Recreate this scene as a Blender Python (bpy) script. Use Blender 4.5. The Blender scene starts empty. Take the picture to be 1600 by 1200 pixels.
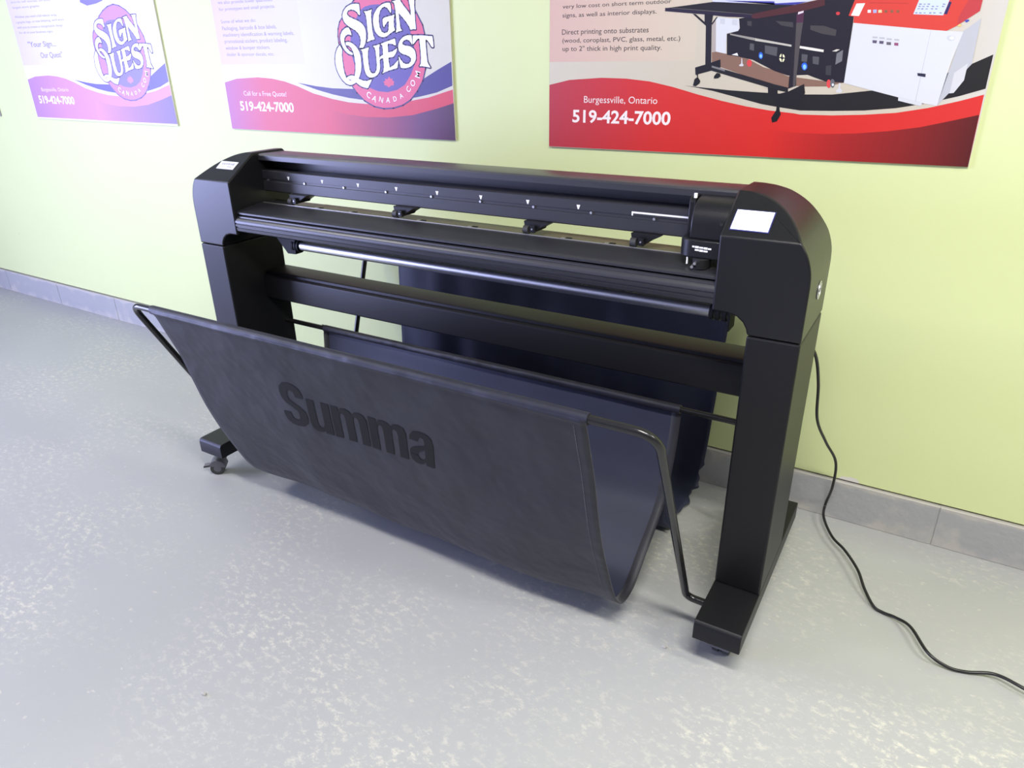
import bpy, bmesh, math, random
from mathutils import Vector, Matrix
random.seed(7)
S = bpy.context.scene
COL = S.collection
PI = math.pi
WALLCOL = (.69, .76, .39)
FLOORCOL = (.382, .388, .380)
BLOCKCOL = (.36, .365, .375)
WIN = (-6.0, -2.4, .03, 2.45)
WIN_POWER = 640
WIN_COL = (.50, .54, .97)
CEIL_COL = (1., .97, .92)
FIXTURES = [(1.5, -2.15, 'white ceiling strip light in front of the cutter, middle one of the three', 106),
            (3.6, -1.3, 'white ceiling strip light nearest the right-hand wall', 64),
            (-2.4, -2.3, 'white ceiling strip light nearest the shop window on the left', 58)]
EXPOSURE = 0.0
LOGO = {'letters':[[(0.846,1.654),(0.825,1.656),(0.803,1.654),(0.78,1.646),(0.764,1.633),(0.756,1.619),(0.757,1.605),(0.764,1.593),(0.78,1.581),(0.799,1.572),(0.815,1.565),(0.828,1.555),(0.836,1.543),(0.838,1.53),(0.834,1.515),(0.826,1.504),(0.846,1.503),(0.856,1.513),(0.864,1.528),(0.867,1.543),(0.868,1.561),(0.863,1.576),(0.85,1.589),(0.832,1.598),(0.811,1.605),(0.792,1.612),(0.782,1.619),(0.781,1.626),(0.788,1.634),(0.803,1.637),(0.82,1.634),(0.832,1.627),(0.838,1.619),(0.843,1.616),(0.847,1.618),(0.847,1.635)],[(0.782,1.577),(0.767,1.576),(0.748,1.567),(0.736,1.554),(0.731,1.54),(0.732,1.525),(0.739,1.508),(0.752,1.492),(0.768,1.482),(0.79,1.477),(0.792,1.486),(0.777,1.493),(0.763,1.504),(0.756,1.516),(0.753,1.528),(0.755,1.538),(0.764,1.547),(0.775,1.551),(0.787,1.549),(0.794,1.546),(0.794,1.556),(0.789,1.568)],[(0.865,1.628),(0.884,1.629),(0.899,1.632),(0.908,1.634),(0.903,1.623),(0.901,1.609),(0.901,1.588),(0.901,1.565),(0.904,1.545),(0.91,1.532),(0.891,1.529),(0.868,1.523),(0.876,1.536),(0.878,1.552),(0.877,1.575),(0.877,1.597),(0.875,1.613),(0.872,1.623)],[(0.997,1.652),(0.981,1.653),(0.96,1.649),(0.935,1.637),(0.916,1.618),(0.908,1.596),(0.909,1.576),(0.916,1.556),(0.931,1.543),(0.949,1.538),(0.968,1.54),(0.988,1.55),(1.003,1.557),(1.012,1.56),(1.009,1.572),(1.009,1.589),(1.012,1.604),(1.016,1.613),(1.002,1.61),(0.981,1.607),(0.964,1.604),(0.956,1.599),(0.955,1.586),(0.956,1.576),(0.96,1.571),(0.966,1.579),(0.979,1.59),(0.985,1.592),(0.983,1.576),(0.981,1.563),(0.975,1.555),(0.96,1.552),(0.947,1.557),(0.939,1.572),(0.937,1.592),(0.94,1.612),(0.948,1.628),(0.959,1.637),(0.97,1.64),(0.982,1.636),(0.99,1.627),(0.997,1.618),(0.999,1.62),(1.001,1.636),(1.0,1.645)],[(1.006,1.655),(1.02,1.658),(1.037,1.661),(1.045,1.662),(1.05,1.653),(1.062,1.639),(1.079,1.622),(1.091,1.607),(1.092,1.623),(1.089,1.641),(1.086,1.657),(1.082,1.661),(1.075,1.664),(1.091,1.665),(1.118,1.665),(1.112,1.656),(1.11,1.64),(1.11,1.615),(1.11,1.59),(1.111,1.561),(1.099,1.562),(1.085,1.56),(1.08,1.571),(1.067,1.587),(1.051,1.603),(1.036,1.616),(1.036,1.599),(1.038,1.575),(1.04,1.565),(1.047,1.559),(1.03,1.556),(1.014,1.552),(1.019,1.563),(1.021,1.581),(1.021,1.604),(1.021,1.625),(1.019,1.643),(1.016,1.652)],[(0.727,1.515),(0.712,1.504),(0.7,1.486),(0.694,1.465),(0.693,1.444),(0.698,1.423),(0.708,1.404),(0.723,1.386),(0.74,1.374),(0.76,1.369),(0.778,1.372),(0.793,1.379),(0.804,1.372),(0.823,1.363),(0.852,1.358),(0.861,1.369),(0.878,1.391),(0.866,1.389),(0.851,1.385),(0.831,1.386),(0.809,1.393),(0.822,1.414),(0.829,1.435),(0.83,1.458),(0.829,1.48),(0.821,1.497),(0.808,1.511),(0.79,1.522),(0.773,1.526),(0.758,1.524),(0.759,1.514),(0.773,1.512),(0.785,1.504),(0.793,1.49),(0.797,1.472),(0.799,1.447),(0.796,1.423),(0.789,1.403),(0.77,1.405),(0.751,1.4),(0.743,1.395),(0.736,1.413),(0.733,1.434),(0.732,1.458),(0.732,1.479),(0.737,1.498),(0.731,1.508)],[(0.832,1.497),(0.851,1.5),(0.877,1.505),(0.87,1.491),(0.867,1.471),(0.867,1.447),(0.87,1.426),(0.875,1.416),(0.884,1.412),(0.896,1.414),(0.905,1.425),(0.909,1.443),(0.909,1.469),(0.908,1.491),(0.905,1.502),(0.897,1.509),(0.913,1.511),(0.933,1.515),(0.928,1.502),(0.926,1.477),(0.925,1.45),(0.924,1.43),(0.916,1.414),(0.903,1.404),(0.885,1.398),(0.867,1.397),(0.853,1.404),(0.845,1.418),(0.842,1.44),(0.841,1.464),(0.841,1.483),(0.839,1.492)],[(0.936,1.515),(0.948,1.519),(0.978,1.526),(1.009,1.533),(1.012,1.51),(1.007,1.509),(0.995,1.514),(0.974,1.516),(0.971,1.511),(0.971,1.486),(0.992,1.489),(1.007,1.496),(1.016,1.501),(1.011,1.486),(0.995,1.47),(0.976,1.468),(0.97,1.467),(0.97,1.453),(0.973,1.433),(0.992,1.441),(1.018,1.46),(1.013,1.441),(1.01,1.431),(0.99,1.427),(0.966,1.422),(0.931,1.412),(0.939,1.419),(0.943,1.434),(0.944,1.451),(0.943,1.466),(0.932,1.464),(0.925,1.459),(0.928,1.471),(0.944,1.478),(0.945,1.495),(0.944,1.51)],[(1.089,1.542),(1.071,1.543),(1.05,1.538),(1.033,1.527),(1.023,1.513),(1.021,1.5),(1.025,1.488),(1.038,1.48),(1.056,1.476),(1.07,1.471),(1.079,1.464),(1.077,1.454),(1.066,1.446),(1.053,1.445),(1.041,1.449),(1.03,1.46),(1.021,1.472),(1.02,1.469),(1.021,1.456),(1.024,1.442),(1.026,1.432),(1.048,1.43),(1.073,1.435),(1.09,1.445),(1.101,1.459),(1.103,1.475),(1.1,1.49),(1.091,1.499),(1.076,1.506),(1.056,1.508),(1.044,1.512),(1.043,1.518),(1.051,1.525),(1.064,1.528),(1.075,1.525),(1.083,1.517),(1.087,1.511),(1.09,1.511),(1.09,1.527)],[(1.094,1.541),(1.119,1.541),(1.148,1.54),(1.168,1.538),(1.184,1.537),(1.186,1.523),(1.187,1.501),(1.182,1.5),(1.177,1.503),(1.17,1.513),(1.161,1.523),(1.153,1.527),(1.152,1.52),(1.152,1.502),(1.153,1.476),(1.155,1.452),(1.16,1.443),(1.168,1.432),(1.146,1.435),(1.13,1.437),(1.116,1.437),(1.123,1.446),(1.126,1.466),(1.126,1.488),(1.125,1.509),(1.124,1.529),(1.118,1.53),(1.11,1.525),(1.101,1.517),(1.094,1.511),(1.091,1.517)]],'oval':[(0.738,1.597),(0.726,1.573),(0.721,1.546),(0.722,1.522),(0.726,1.484),(0.733,1.428),(0.749,1.393),(0.768,1.368),(0.792,1.34),(0.829,1.311),(0.877,1.291),(0.926,1.284),(0.975,1.287),(1.024,1.299),(1.064,1.319),(1.099,1.35),(1.128,1.387),(1.144,1.427),(1.15,1.466),(1.153,1.505),(1.15,1.543),(1.143,1.574),(1.112,1.624),(1.078,1.663),(1.045,1.687),(1.002,1.706),(0.957,1.714),(0.906,1.706),(0.862,1.69),(0.822,1.668)],'disc':[(0.854,1.635),(0.832,1.614),(0.803,1.577),(0.786,1.539),(0.784,1.504),(0.785,1.472),(0.795,1.441),(0.813,1.4),(0.833,1.375),(0.861,1.36),(0.904,1.348),(0.952,1.345),(1.001,1.354),(1.041,1.373),(1.072,1.407),(1.092,1.44),(1.099,1.47),(1.096,1.509),(1.089,1.538),(1.081,1.564),(1.063,1.593),(1.038,1.615),(1.008,1.631),(0.968,1.643),(0.941,1.649),(0.908,1.649),(0.874,1.644)],'leaf':[(0.966,1.402),(0.971,1.392),(0.982,1.395),(0.98,1.387),(0.99,1.383),(0.985,1.377),(0.987,1.371),(0.973,1.369),(0.959,1.362),(0.949,1.369),(0.937,1.37),(0.94,1.377),(0.933,1.382),(0.945,1.386),(0.944,1.394),(0.955,1.391)],'slit':[(0.754,1.389),(0.763,1.39),(0.772,1.387),(0.762,1.386)],'arc':[('C',0.854,1.335,0.0261,-0.567),('A',0.882,1.321,0.0251,-0.499),('N',0.916,1.318,0.0234,-0.349),('A',0.951,1.317,0.0221,-0.091),('D',0.986,1.322,0.0204,0.197),('A',1.018,1.333,0.0197,0.418),('.',1.041,1.337,0.0089,0.464),('C',1.056,1.357,0.0228,0.91),('O',1.079,1.379,0.0242,1.144),('M',1.105,1.409,0.0267,1.344)]}  # tables down to CORD: image pixel positions projected onto planes, baked as coordinates
P2 = {'red':[(0.003,1.374),(0.088,1.39),(0.224,1.396),(0.313,1.391),(0.389,1.38),(0.462,1.362),(0.55,1.335),(0.656,1.315),(0.742,1.304),(0.828,1.3),(0.911,1.301),(1.033,1.311),(1.151,1.329),(1.264,1.358),(1.266,1.179),(0.001,1.177)],'navy':[(0.464,1.376),(0.573,1.363),(0.662,1.356),(0.75,1.355),(0.835,1.355),(0.918,1.36),(1.04,1.372),(1.134,1.395),(1.195,1.423),(1.263,1.452),(1.263,1.371),(1.19,1.347),(1.113,1.332),(1.034,1.32),(0.954,1.314),(0.83,1.314),(0.745,1.321),(0.659,1.333),(0.571,1.35)],'dark':[(0.613,1.277),(0.718,1.259),(0.821,1.251),(0.947,1.252),(1.068,1.264),(1.186,1.29),(1.265,1.311),(1.266,1.179),(0.596,1.177)],'panel':[(-0.001,1.447),(0.403,1.447),(0.534,1.449),(0.608,1.84),(0.056,1.878),(-0.016,1.704)]}
P3 = {'red':[(-0.004,1.377),(0.074,1.393),(0.191,1.4),(0.275,1.398),(0.357,1.39),(0.437,1.374),(0.516,1.354),(0.592,1.337),(0.666,1.323),(0.737,1.313),(0.806,1.307),(0.825,1.304),(0.912,1.304),(0.995,1.308),(1.074,1.315),(1.148,1.329),(1.219,1.348),(1.269,1.364),(1.272,1.184),(-0.003,1.177)],'black':[(0.47,1.379),(0.539,1.373),(0.613,1.367),(0.685,1.363),(0.754,1.36),(0.781,1.358),(0.903,1.359),(1.023,1.373),(1.134,1.398),(1.221,1.434),(1.268,1.458),(1.269,1.378),(1.216,1.36),(1.146,1.341),(1.072,1.327),(0.993,1.319),(0.91,1.316),(0.823,1.315),(0.759,1.323),(0.712,1.33),(0.639,1.347),(0.565,1.364),(0.514,1.373)],'dark':[(0.739,1.262),(0.809,1.254),(0.898,1.253),(0.983,1.258),(1.063,1.267),(1.139,1.28),(1.211,1.299),(1.269,1.315),(1.272,1.184),(0.751,1.177)],'panel':[(-0.005,1.45),(0.353,1.449),(0.506,1.452),(0.479,1.734),(-0.007,1.768)]}
PIC = [((0.42,0.37,0.33),[(0.54,1.551),(0.552,1.564),(0.56,1.473),(0.548,1.471)]),((0.23,0.13,0.09),[(0.548,1.471),(0.56,1.473),(0.591,1.467),(0.637,1.462),(0.705,1.43),(0.737,1.422),(0.777,1.406),(0.884,1.393),(0.928,1.39),(0.886,1.38),(0.822,1.379),(0.801,1.381),(0.782,1.373),(0.685,1.398),(0.578,1.431),(0.552,1.435)]),((0.64,0.65,0.66),[(0.551,1.565),(0.619,1.558),(0.623,1.534),(0.62,1.527),(0.587,1.521),(0.591,1.467),(0.56,1.473)]),((0.55,0.56,0.58),[(0.563,1.562),(0.578,1.56),(0.579,1.545),(0.565,1.547)]),((0.55,0.56,0.58),[(0.599,1.558),(0.614,1.556),(0.616,1.541),(0.6,1.543)]),((0.012,0.01,0.018),[(0.619,1.559),(0.654,1.564),(0.715,1.58),(0.775,1.588),(0.845,1.601),(0.857,1.607),(0.932,1.604),(0.914,1.558),(0.926,1.555),(0.927,1.54),(0.929,1.391),(0.928,1.39),(0.882,1.392),(0.829,1.41),(0.776,1.408),(0.737,1.42),(0.671,1.45),(0.628,1.459),(0.594,1.464),(0.588,1.52),(0.62,1.527),(0.624,1.534)]),((0.055,0.05,0.05),[(0.818,1.536),(0.854,1.534),(0.888,1.523),(0.888,1.508),(0.853,1.514),(0.82,1.525)]),((0.05,0.048,0.05),[(0.643,1.552),(0.656,1.551),(0.657,1.538),(0.645,1.541)]),((0.05,0.048,0.05),[(0.722,1.55),(0.771,1.545),(0.773,1.532),(0.74,1.538)]),((0.3,0.28,0.24),[(0.596,1.521),(0.663,1.509),(0.726,1.497),(0.727,1.491),(0.66,1.503),(0.598,1.517)]),((0.5,0.48,0.4),[(0.671,1.506),(0.725,1.497),(0.775,1.488),(0.775,1.483),(0.724,1.492),(0.672,1.5)]),((0.75,0.72,0.62),[(0.797,1.485),(0.829,1.48),(0.863,1.474),(0.863,1.468),(0.83,1.473),(0.797,1.479)]),((0.62,0.58,0.5),[(0.885,1.47),(0.896,1.475),(0.905,1.474),(0.896,1.469)]),((0.085,0.085,0.09),[(0.658,1.494),(0.67,1.492),(0.672,1.474),(0.659,1.477)]),((0.085,0.085,0.09),[(0.704,1.487),(0.719,1.485),(0.722,1.464),(0.707,1.467)]),((0.085,0.085,0.09),[(0.701,1.488),(0.737,1.482),(0.738,1.459),(0.704,1.467)]),((0.085,0.085,0.09),[(0.806,1.464),(0.822,1.462),(0.823,1.443),(0.808,1.445)]),((0.085,0.085,0.09),[(0.836,1.458),(0.854,1.456),(0.855,1.436),(0.839,1.439)]),((0.16,0.16,0.17),[(0.898,1.464),(0.913,1.473),(0.915,1.445),(0.899,1.436)]),((0.04,0.04,0.045),[(0.875,1.433),(0.889,1.435),(0.892,1.409),(0.878,1.41)]),((0.02,0.12,0.62),[(0.826,1.432),(0.826,1.428),(0.824,1.424),(0.821,1.422),(0.818,1.422),(0.814,1.424),(0.812,1.428),(0.81,1.432),(0.81,1.437),(0.812,1.44),(0.815,1.442),(0.818,1.442),(0.822,1.44),(0.824,1.437)]),((0.25,0.55,0.95),[(0.823,1.431),(0.823,1.428),(0.822,1.426),(0.82,1.424),(0.818,1.424),(0.816,1.426),(0.815,1.428),(0.814,1.431),(0.814,1.434),(0.815,1.436),(0.816,1.437),(0.818,1.437),(0.82,1.436),(0.822,1.434)]),((0.02,0.12,0.62),[(0.699,1.461),(0.699,1.457),(0.698,1.454),(0.696,1.452),(0.693,1.452),(0.69,1.454),(0.688,1.457),(0.687,1.461),(0.687,1.465),(0.688,1.468),(0.69,1.47),(0.693,1.47),(0.696,1.468),(0.698,1.465)]),((0.25,0.55,0.95),[(0.697,1.46),(0.697,1.457),(0.696,1.456),(0.695,1.455),(0.693,1.455),(0.691,1.456),(0.69,1.458),(0.689,1.46),(0.69,1.462),(0.69,1.464),(0.692,1.465),(0.693,1.465),(0.695,1.464),(0.696,1.462)]),((0.85,0.82,0.5),[(0.761,1.454),(0.761,1.45),(0.76,1.447),(0.758,1.444),(0.755,1.444),(0.752,1.444),(0.749,1.447),(0.747,1.45),(0.746,1.455),(0.746,1.459),(0.747,1.462),(0.749,1.465),(0.752,1.465),(0.755,1.464),(0.758,1.462),(0.76,1.459)]),((0.012,0.01,0.018),[(0.757,1.454),(0.757,1.452),(0.756,1.45),(0.755,1.45),(0.753,1.45),(0.752,1.451),(0.751,1.452),(0.75,1.454),(0.75,1.457),(0.751,1.458),(0.752,1.459),(0.754,1.459),(0.755,1.458),(0.756,1.457)]),((0.012,0.01,0.018),[(0.75,1.466),(0.754,1.466),(0.756,1.443),(0.754,1.443)]),((0.012,0.01,0.018),[(0.745,1.457),(0.762,1.455),(0.762,1.452),(0.745,1.454)]),((0.65,0.06,0.06),[(0.896,1.387),(0.896,1.383),(0.895,1.379),(0.893,1.376),(0.89,1.376),(0.887,1.379),(0.885,1.382),(0.884,1.387),(0.884,1.392),(0.885,1.396),(0.887,1.398),(0.889,1.398),(0.892,1.396),(0.894,1.392)]),((0.12,0.12,0.13),[(0.906,1.388),(0.906,1.384),(0.905,1.38),(0.903,1.377),(0.9,1.377),(0.897,1.38),(0.894,1.383),(0.893,1.388),(0.893,1.393),(0.894,1.397),(0.896,1.399),(0.899,1.399),(0.902,1.397),(0.904,1.393)]),((0.7,0.72,0.75),[(0.904,1.385),(0.904,1.383),(0.903,1.382),(0.902,1.381),(0.901,1.381),(0.9,1.381),(0.899,1.383),(0.898,1.385),(0.898,1.386),(0.899,1.388),(0.9,1.388),(0.901,1.388),(0.902,1.388),(0.903,1.386)]),((0.6,0.6,0.6),[(0.916,1.389),(0.921,1.389),(0.922,1.376),(0.929,1.369),(0.926,1.364),(0.915,1.364),(0.911,1.369),(0.917,1.376)]),((0.6,0.6,0.6),[(0.638,1.455),(0.64,1.454),(0.643,1.44),(0.647,1.436),(0.645,1.433),(0.636,1.433),(0.633,1.436),(0.639,1.44)]),((0.65,0.06,0.06),[(0.67,1.441),(0.67,1.437),(0.668,1.433),(0.666,1.432),(0.662,1.432),(0.659,1.433),(0.657,1.437),(0.655,1.441),(0.656,1.446),(0.657,1.449),(0.66,1.451),(0.663,1.451),(0.666,1.449),(0.669,1.446)]),((0.85,0.86,0.9),[(0.608,1.464),(0.624,1.469),(0.628,1.461)]),((0.55,0.04,0.05),[(0.89,1.563),(0.89,1.561),(0.889,1.56),(0.887,1.559),(0.884,1.559),(0.882,1.56),(0.881,1.561),(0.88,1.563),(0.88,1.565),(0.881,1.566),(0.883,1.567),(0.886,1.567),(0.888,1.566),(0.89,1.565)]),((0.6,0.62,0.8),[(0.533,1.616),(0.538,1.604),(0.713,1.594),(0.775,1.589),(0.826,1.6),(0.826,1.603)]),((0.05,0.05,0.3),[(0.568,1.607),(0.713,1.599),(0.714,1.591),(0.538,1.604),(0.723,1.588),(0.775,1.589),(0.802,1.595),(0.722,1.594)]),((0.014,0.013,0.018),[(0.393,1.594),(0.538,1.605),(0.569,1.603),(0.714,1.591),(0.775,1.588),(0.663,1.569),(0.654,1.566),(0.558,1.577),(0.412,1.592)]),((0.02,0.014,0.035),[(0.393,1.595),(0.412,1.594),(0.558,1.578),(0.654,1.568),(0.655,1.56),(0.581,1.565),(0.516,1.573),(0.393,1.586)]),((0.07,0.018,0.022),[(0.654,1.568),(0.663,1.571),(0.775,1.589),(0.845,1.601),(0.849,1.584),(0.795,1.572),(0.665,1.557),(0.655,1.56)]),((0.1,0.09,0.08),[(0.411,1.595),(0.558,1.58),(0.654,1.569),(0.654,1.568),(0.558,1.578),(0.412,1.593)]),((0.012,0.01,0.018),[(0.48,1.576),(0.489,1.575),(0.521,1.551),(0.523,1.543),(0.511,1.552)]),((0.012,0.01,0.018),[(0.553,1.566),(0.556,1.565),(0.542,1.545),(0.539,1.548)]),((0.013,0.011,0.02),[(0.516,1.575),(0.542,1.572),(0.541,1.558),(0.54,1.546),(0.55,1.431),(0.532,1.434),(0.523,1.544),(0.518,1.552)]),((0.011,0.01,0.016),[(0.501,1.43),(0.532,1.438),(0.576,1.452),(0.579,1.43),(0.552,1.421),(0.504,1.409)]),((0.013,0.012,0.016),[(0.551,1.435),(0.597,1.423),(0.741,1.385),(0.707,1.392),(0.781,1.376),(0.783,1.363),(0.709,1.376),(0.743,1.371),(0.552,1.421)]),((0.2,0.19,0.19),[(0.552,1.435),(0.592,1.425),(0.593,1.419),(0.552,1.43)]),((0.016,0.012,0.02),[(0.778,1.535),(0.778,1.565),(0.803,1.381),(0.782,1.373),(0.777,1.48)]),((0.07,0.02,0.05),[(0.777,1.565),(0.797,1.57),(0.798,1.544),(0.78,1.543)]),((0.075,0.065,0.065),[(0.78,1.543),(0.798,1.544),(0.797,1.508),(0.799,1.449),(0.801,1.379),(0.794,1.379)]),((0.7,0.62,0.65),[(0.781,1.57),(0.795,1.573),(0.795,1.568),(0.781,1.564)]),((0.01,0.009,0.012),[(0.75,1.357),(0.784,1.366),(0.824,1.386),(0.83,1.363),(0.819,1.326),(0.754,1.326)]),((0.01,0.009,0.012),[(0.724,1.377),(0.753,1.37),(0.756,1.342),(0.727,1.359)]),((0.008,0.008,0.009),[(0.756,1.327),(0.764,1.326),(0.766,1.314),(0.771,1.303),(0.762,1.283),(0.749,1.28),(0.745,1.293),(0.756,1.314)]),((0.008,0.008,0.009),[(0.507,1.411),(0.512,1.411),(0.513,1.402),(0.521,1.392),(0.519,1.385),(0.508,1.377),(0.499,1.379),(0.502,1.397),(0.51,1.403)]),((0.008,0.008,0.009),[(0.569,1.415),(0.579,1.413),(0.582,1.406),(0.575,1.4),(0.562,1.399),(0.562,1.406)]),((0.008,0.008,0.009),[(0.811,1.33),(0.816,1.33),(0.818,1.319),(0.814,1.319)]),((0.47,0.48,0.5),[(1.19,1.512),(1.224,1.541),(1.224,1.524),(1.226,1.436),(1.218,1.425),(1.2,1.367),(1.189,1.366),(1.168,1.335)]),((0.6,0.6,0.6),[(1.191,1.415),(1.217,1.438),(1.217,1.398),(1.2,1.367),(1.191,1.366)]),((0.64,0.65,0.66),[(0.928,1.54),(1.121,1.518),(1.153,1.514),(1.191,1.511),(1.178,1.436),(1.168,1.335),(1.131,1.341),(1.111,1.345),(0.929,1.389)]),((0.6,0.61,0.62),[(1.072,1.356),(1.133,1.343),(1.13,1.333),(1.073,1.346)]),((0.5,0.51,0.53),[(1.117,1.516),(1.118,1.516),(1.116,1.344),(1.114,1.344)]),((0.62,0.05,0.035),[(0.925,1.605),(0.913,1.557),(0.927,1.554),(0.928,1.539),(1.121,1.517),(1.153,1.514),(1.175,1.526),(1.195,1.541),(1.217,1.557),(1.218,1.592)]),((0.5,0.045,0.05),[(1.19,1.593),(1.218,1.592),(1.217,1.557),(1.195,1.541),(1.175,1.526),(1.173,1.544)]),((0.85,0.84,0.76),[(0.928,1.585),(0.949,1.585),(0.939,1.555),(0.919,1.557)]),((0.85,0.8,0.78),[(0.958,1.569),(0.966,1.569),(0.967,1.562),(0.959,1.562)]),((0.35,0.4,0.75),[(0.971,1.569),(0.98,1.569),(0.981,1.561),(0.973,1.561)]),((0.7,0.6,0.3),[(0.984,1.568),(0.992,1.568),(0.994,1.561),(0.985,1.561)]),((0.22,0.1,0.05),[(1.007,1.564),(1.007,1.562),(1.005,1.56),(1.002,1.561),(1.0,1.562),(0.999,1.564),(0.999,1.566),(1.001,1.567),(1.004,1.567),(1.006,1.566)]),((0.22,0.1,0.05),[(1.021,1.563),(1.021,1.561),(1.019,1.56),(1.017,1.56),(1.015,1.561),(1.013,1.564),(1.014,1.566),(1.015,1.567),(1.018,1.567),(1.02,1.565)]),((0.22,0.1,0.05),[(1.035,1.563),(1.035,1.561),(1.033,1.559),(1.031,1.56),(1.029,1.561),(1.028,1.563),(1.028,1.565),(1.03,1.566),(1.032,1.566),(1.034,1.565)]),((0.35,0.03,0.03),[(0.959,1.586),(1.053,1.581),(1.053,1.58),(0.959,1.585)]),((0.02,0.02,0.1),[(1.145,1.581),(1.151,1.579),(1.146,1.552),(1.139,1.553)]),((0.58,0.66,0.85),[(1.077,1.592),(1.146,1.589),(1.138,1.55),(1.069,1.555)]),((0.22,0.24,0.42),[(1.078,1.579),(1.084,1.579),(1.084,1.576),(1.078,1.576)]),((0.22,0.24,0.42),[(1.088,1.578),(1.093,1.578),(1.093,1.576),(1.088,1.576)]),((0.22,0.24,0.42),[(1.097,1.578),(1.103,1.578),(1.103,1.575),(1.097,1.576)]),((0.22,0.24,0.42),[(1.132,1.577),(1.138,1.576),(1.138,1.574),(1.132,1.574)]),((0.22,0.24,0.42),[(1.077,1.574),(1.083,1.573),(1.083,1.571),(1.078,1.571)]),((0.22,0.24,0.42),[(1.086,1.573),(1.092,1.573),(1.092,1.571),(1.086,1.571)]),((0.22,0.24,0.42),[(1.096,1.573),(1.101,1.573),(1.101,1.57),(1.096,1.571)]),((0.22,0.24,0.42),[(1.108,1.573),(1.113,1.572),(1.114,1.57),(1.108,1.57)]),((0.22,0.24,0.42),[(1.118,1.572),(1.123,1.572),(1.123,1.57),(1.118,1.57)]),((0.22,0.24,0.42),[(1.131,1.572),(1.136,1.571),(1.137,1.569),(1.131,1.569)]),((0.22,0.24,0.42),[(1.076,1.568),(1.082,1.568),(1.082,1.566),(1.076,1.566)]),((0.22,0.24,0.42),[(1.085,1.568),(1.09,1.568),(1.09,1.565),(1.085,1.565)]),((0.22,0.24,0.42),[(1.094,1.567),(1.1,1.567),(1.1,1.565),(1.095,1.565)]),((0.22,0.24,0.42),[(1.107,1.567),(1.112,1.567),(1.112,1.564),(1.107,1.565)]),((0.22,0.24,0.42),[(1.117,1.567),(1.122,1.566),(1.122,1.564),(1.117,1.564)]),((0.22,0.24,0.42),[(1.073,1.559),(1.078,1.559),(1.078,1.556),(1.073,1.557)]),((0.22,0.24,0.42),[(1.082,1.559),(1.088,1.558),(1.088,1.556),(1.082,1.556)]),((0.22,0.24,0.42),[(1.092,1.558),(1.097,1.558),(1.097,1.556),(1.092,1.556)]),((0.22,0.24,0.42),[(1.105,1.558),(1.11,1.558),(1.11,1.555),(1.105,1.555)]),((0.22,0.24,0.42),[(1.114,1.558),(1.12,1.557),(1.12,1.555),(1.115,1.555)]),((0.22,0.24,0.42),[(1.128,1.557),(1.133,1.557),(1.134,1.554),(1.128,1.555)]),((0.1,0.08,0.14),[(0.983,1.496),(0.994,1.495),(0.994,1.488),(0.984,1.489)]),((0.46,0.46,0.48),[(0.981,1.505),(0.994,1.504),(0.994,1.5),(0.982,1.501)]),((0.1,0.08,0.14),[(1.0,1.494),(1.011,1.493),(1.011,1.486),(1.001,1.487)]),((0.46,0.46,0.48),[(0.998,1.503),(1.011,1.502),(1.012,1.498),(0.999,1.499)]),((0.12,0.11,0.13),[(1.018,1.491),(1.029,1.49),(1.03,1.483),(1.019,1.484)]),((0.46,0.46,0.48),[(1.017,1.5),(1.029,1.499),(1.03,1.495),(1.017,1.496)]),((0.28,0.08,0.16),[(1.037,1.489),(1.047,1.488),(1.048,1.481),(1.038,1.482)]),((0.46,0.46,0.48),[(1.035,1.498),(1.047,1.497),(1.048,1.493),(1.036,1.494)]),((0.02,0.02,0.05),[(1.106,1.415),(1.126,1.413),(1.127,1.405),(1.108,1.408)]),((0.55,0.56,0.6),[(1.175,1.497),(1.175,1.494),(1.173,1.492),(1.17,1.491),(1.165,1.491),(1.162,1.492),(1.159,1.495),(1.157,1.497),(1.157,1.5),(1.159,1.502),(1.163,1.503),(1.167,1.503),(1.171,1.502),(1.174,1.5)]),((0.9,0.9,0.9),[(1.173,1.497),(1.173,1.496),(1.172,1.494),(1.17,1.494),(1.168,1.494),(1.166,1.495),(1.164,1.496),(1.163,1.498),(1.163,1.499),(1.165,1.5),(1.166,1.501),(1.169,1.501),(1.171,1.5),(1.173,1.499)]),((0.8,0.55,0.2),[(1.184,1.525),(1.184,1.524),(1.183,1.523),(1.181,1.523),(1.179,1.523),(1.178,1.523),(1.176,1.524),(1.175,1.526),(1.176,1.527),(1.177,1.528),(1.178,1.529),(1.18,1.529),(1.182,1.528),(1.183,1.527)]),((0.05,0.07,0.4),[(1.188,1.537),(1.196,1.539),(1.199,1.536),(1.193,1.532)])]
T3 = [('very low cost on short term outdoor', 0.044, 1.606, 0.411, 1.607, 0.012), ('signs, as well as interior displays.', 0.044, 1.58, 0.366, 1.581, 0.013), ('Direct printing onto substrates', 0.043, 1.53, 0.344, 1.53, 0.016), ('(wood, coroplast, PVC, glass, metal, etc.)', 0.045, 1.506, 0.447, 1.505, 0.014), ('up to 2" thick in high print quality.', 0.046, 1.481, 0.39, 1.48, 0.015)]
T3w = [('Burgessville, Ontario', 0.129, 1.323, 0.387, 1.324, 0.022), ('519-424-7000', 0.087, 1.261, 0.435, 1.263, 0.04)]
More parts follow.
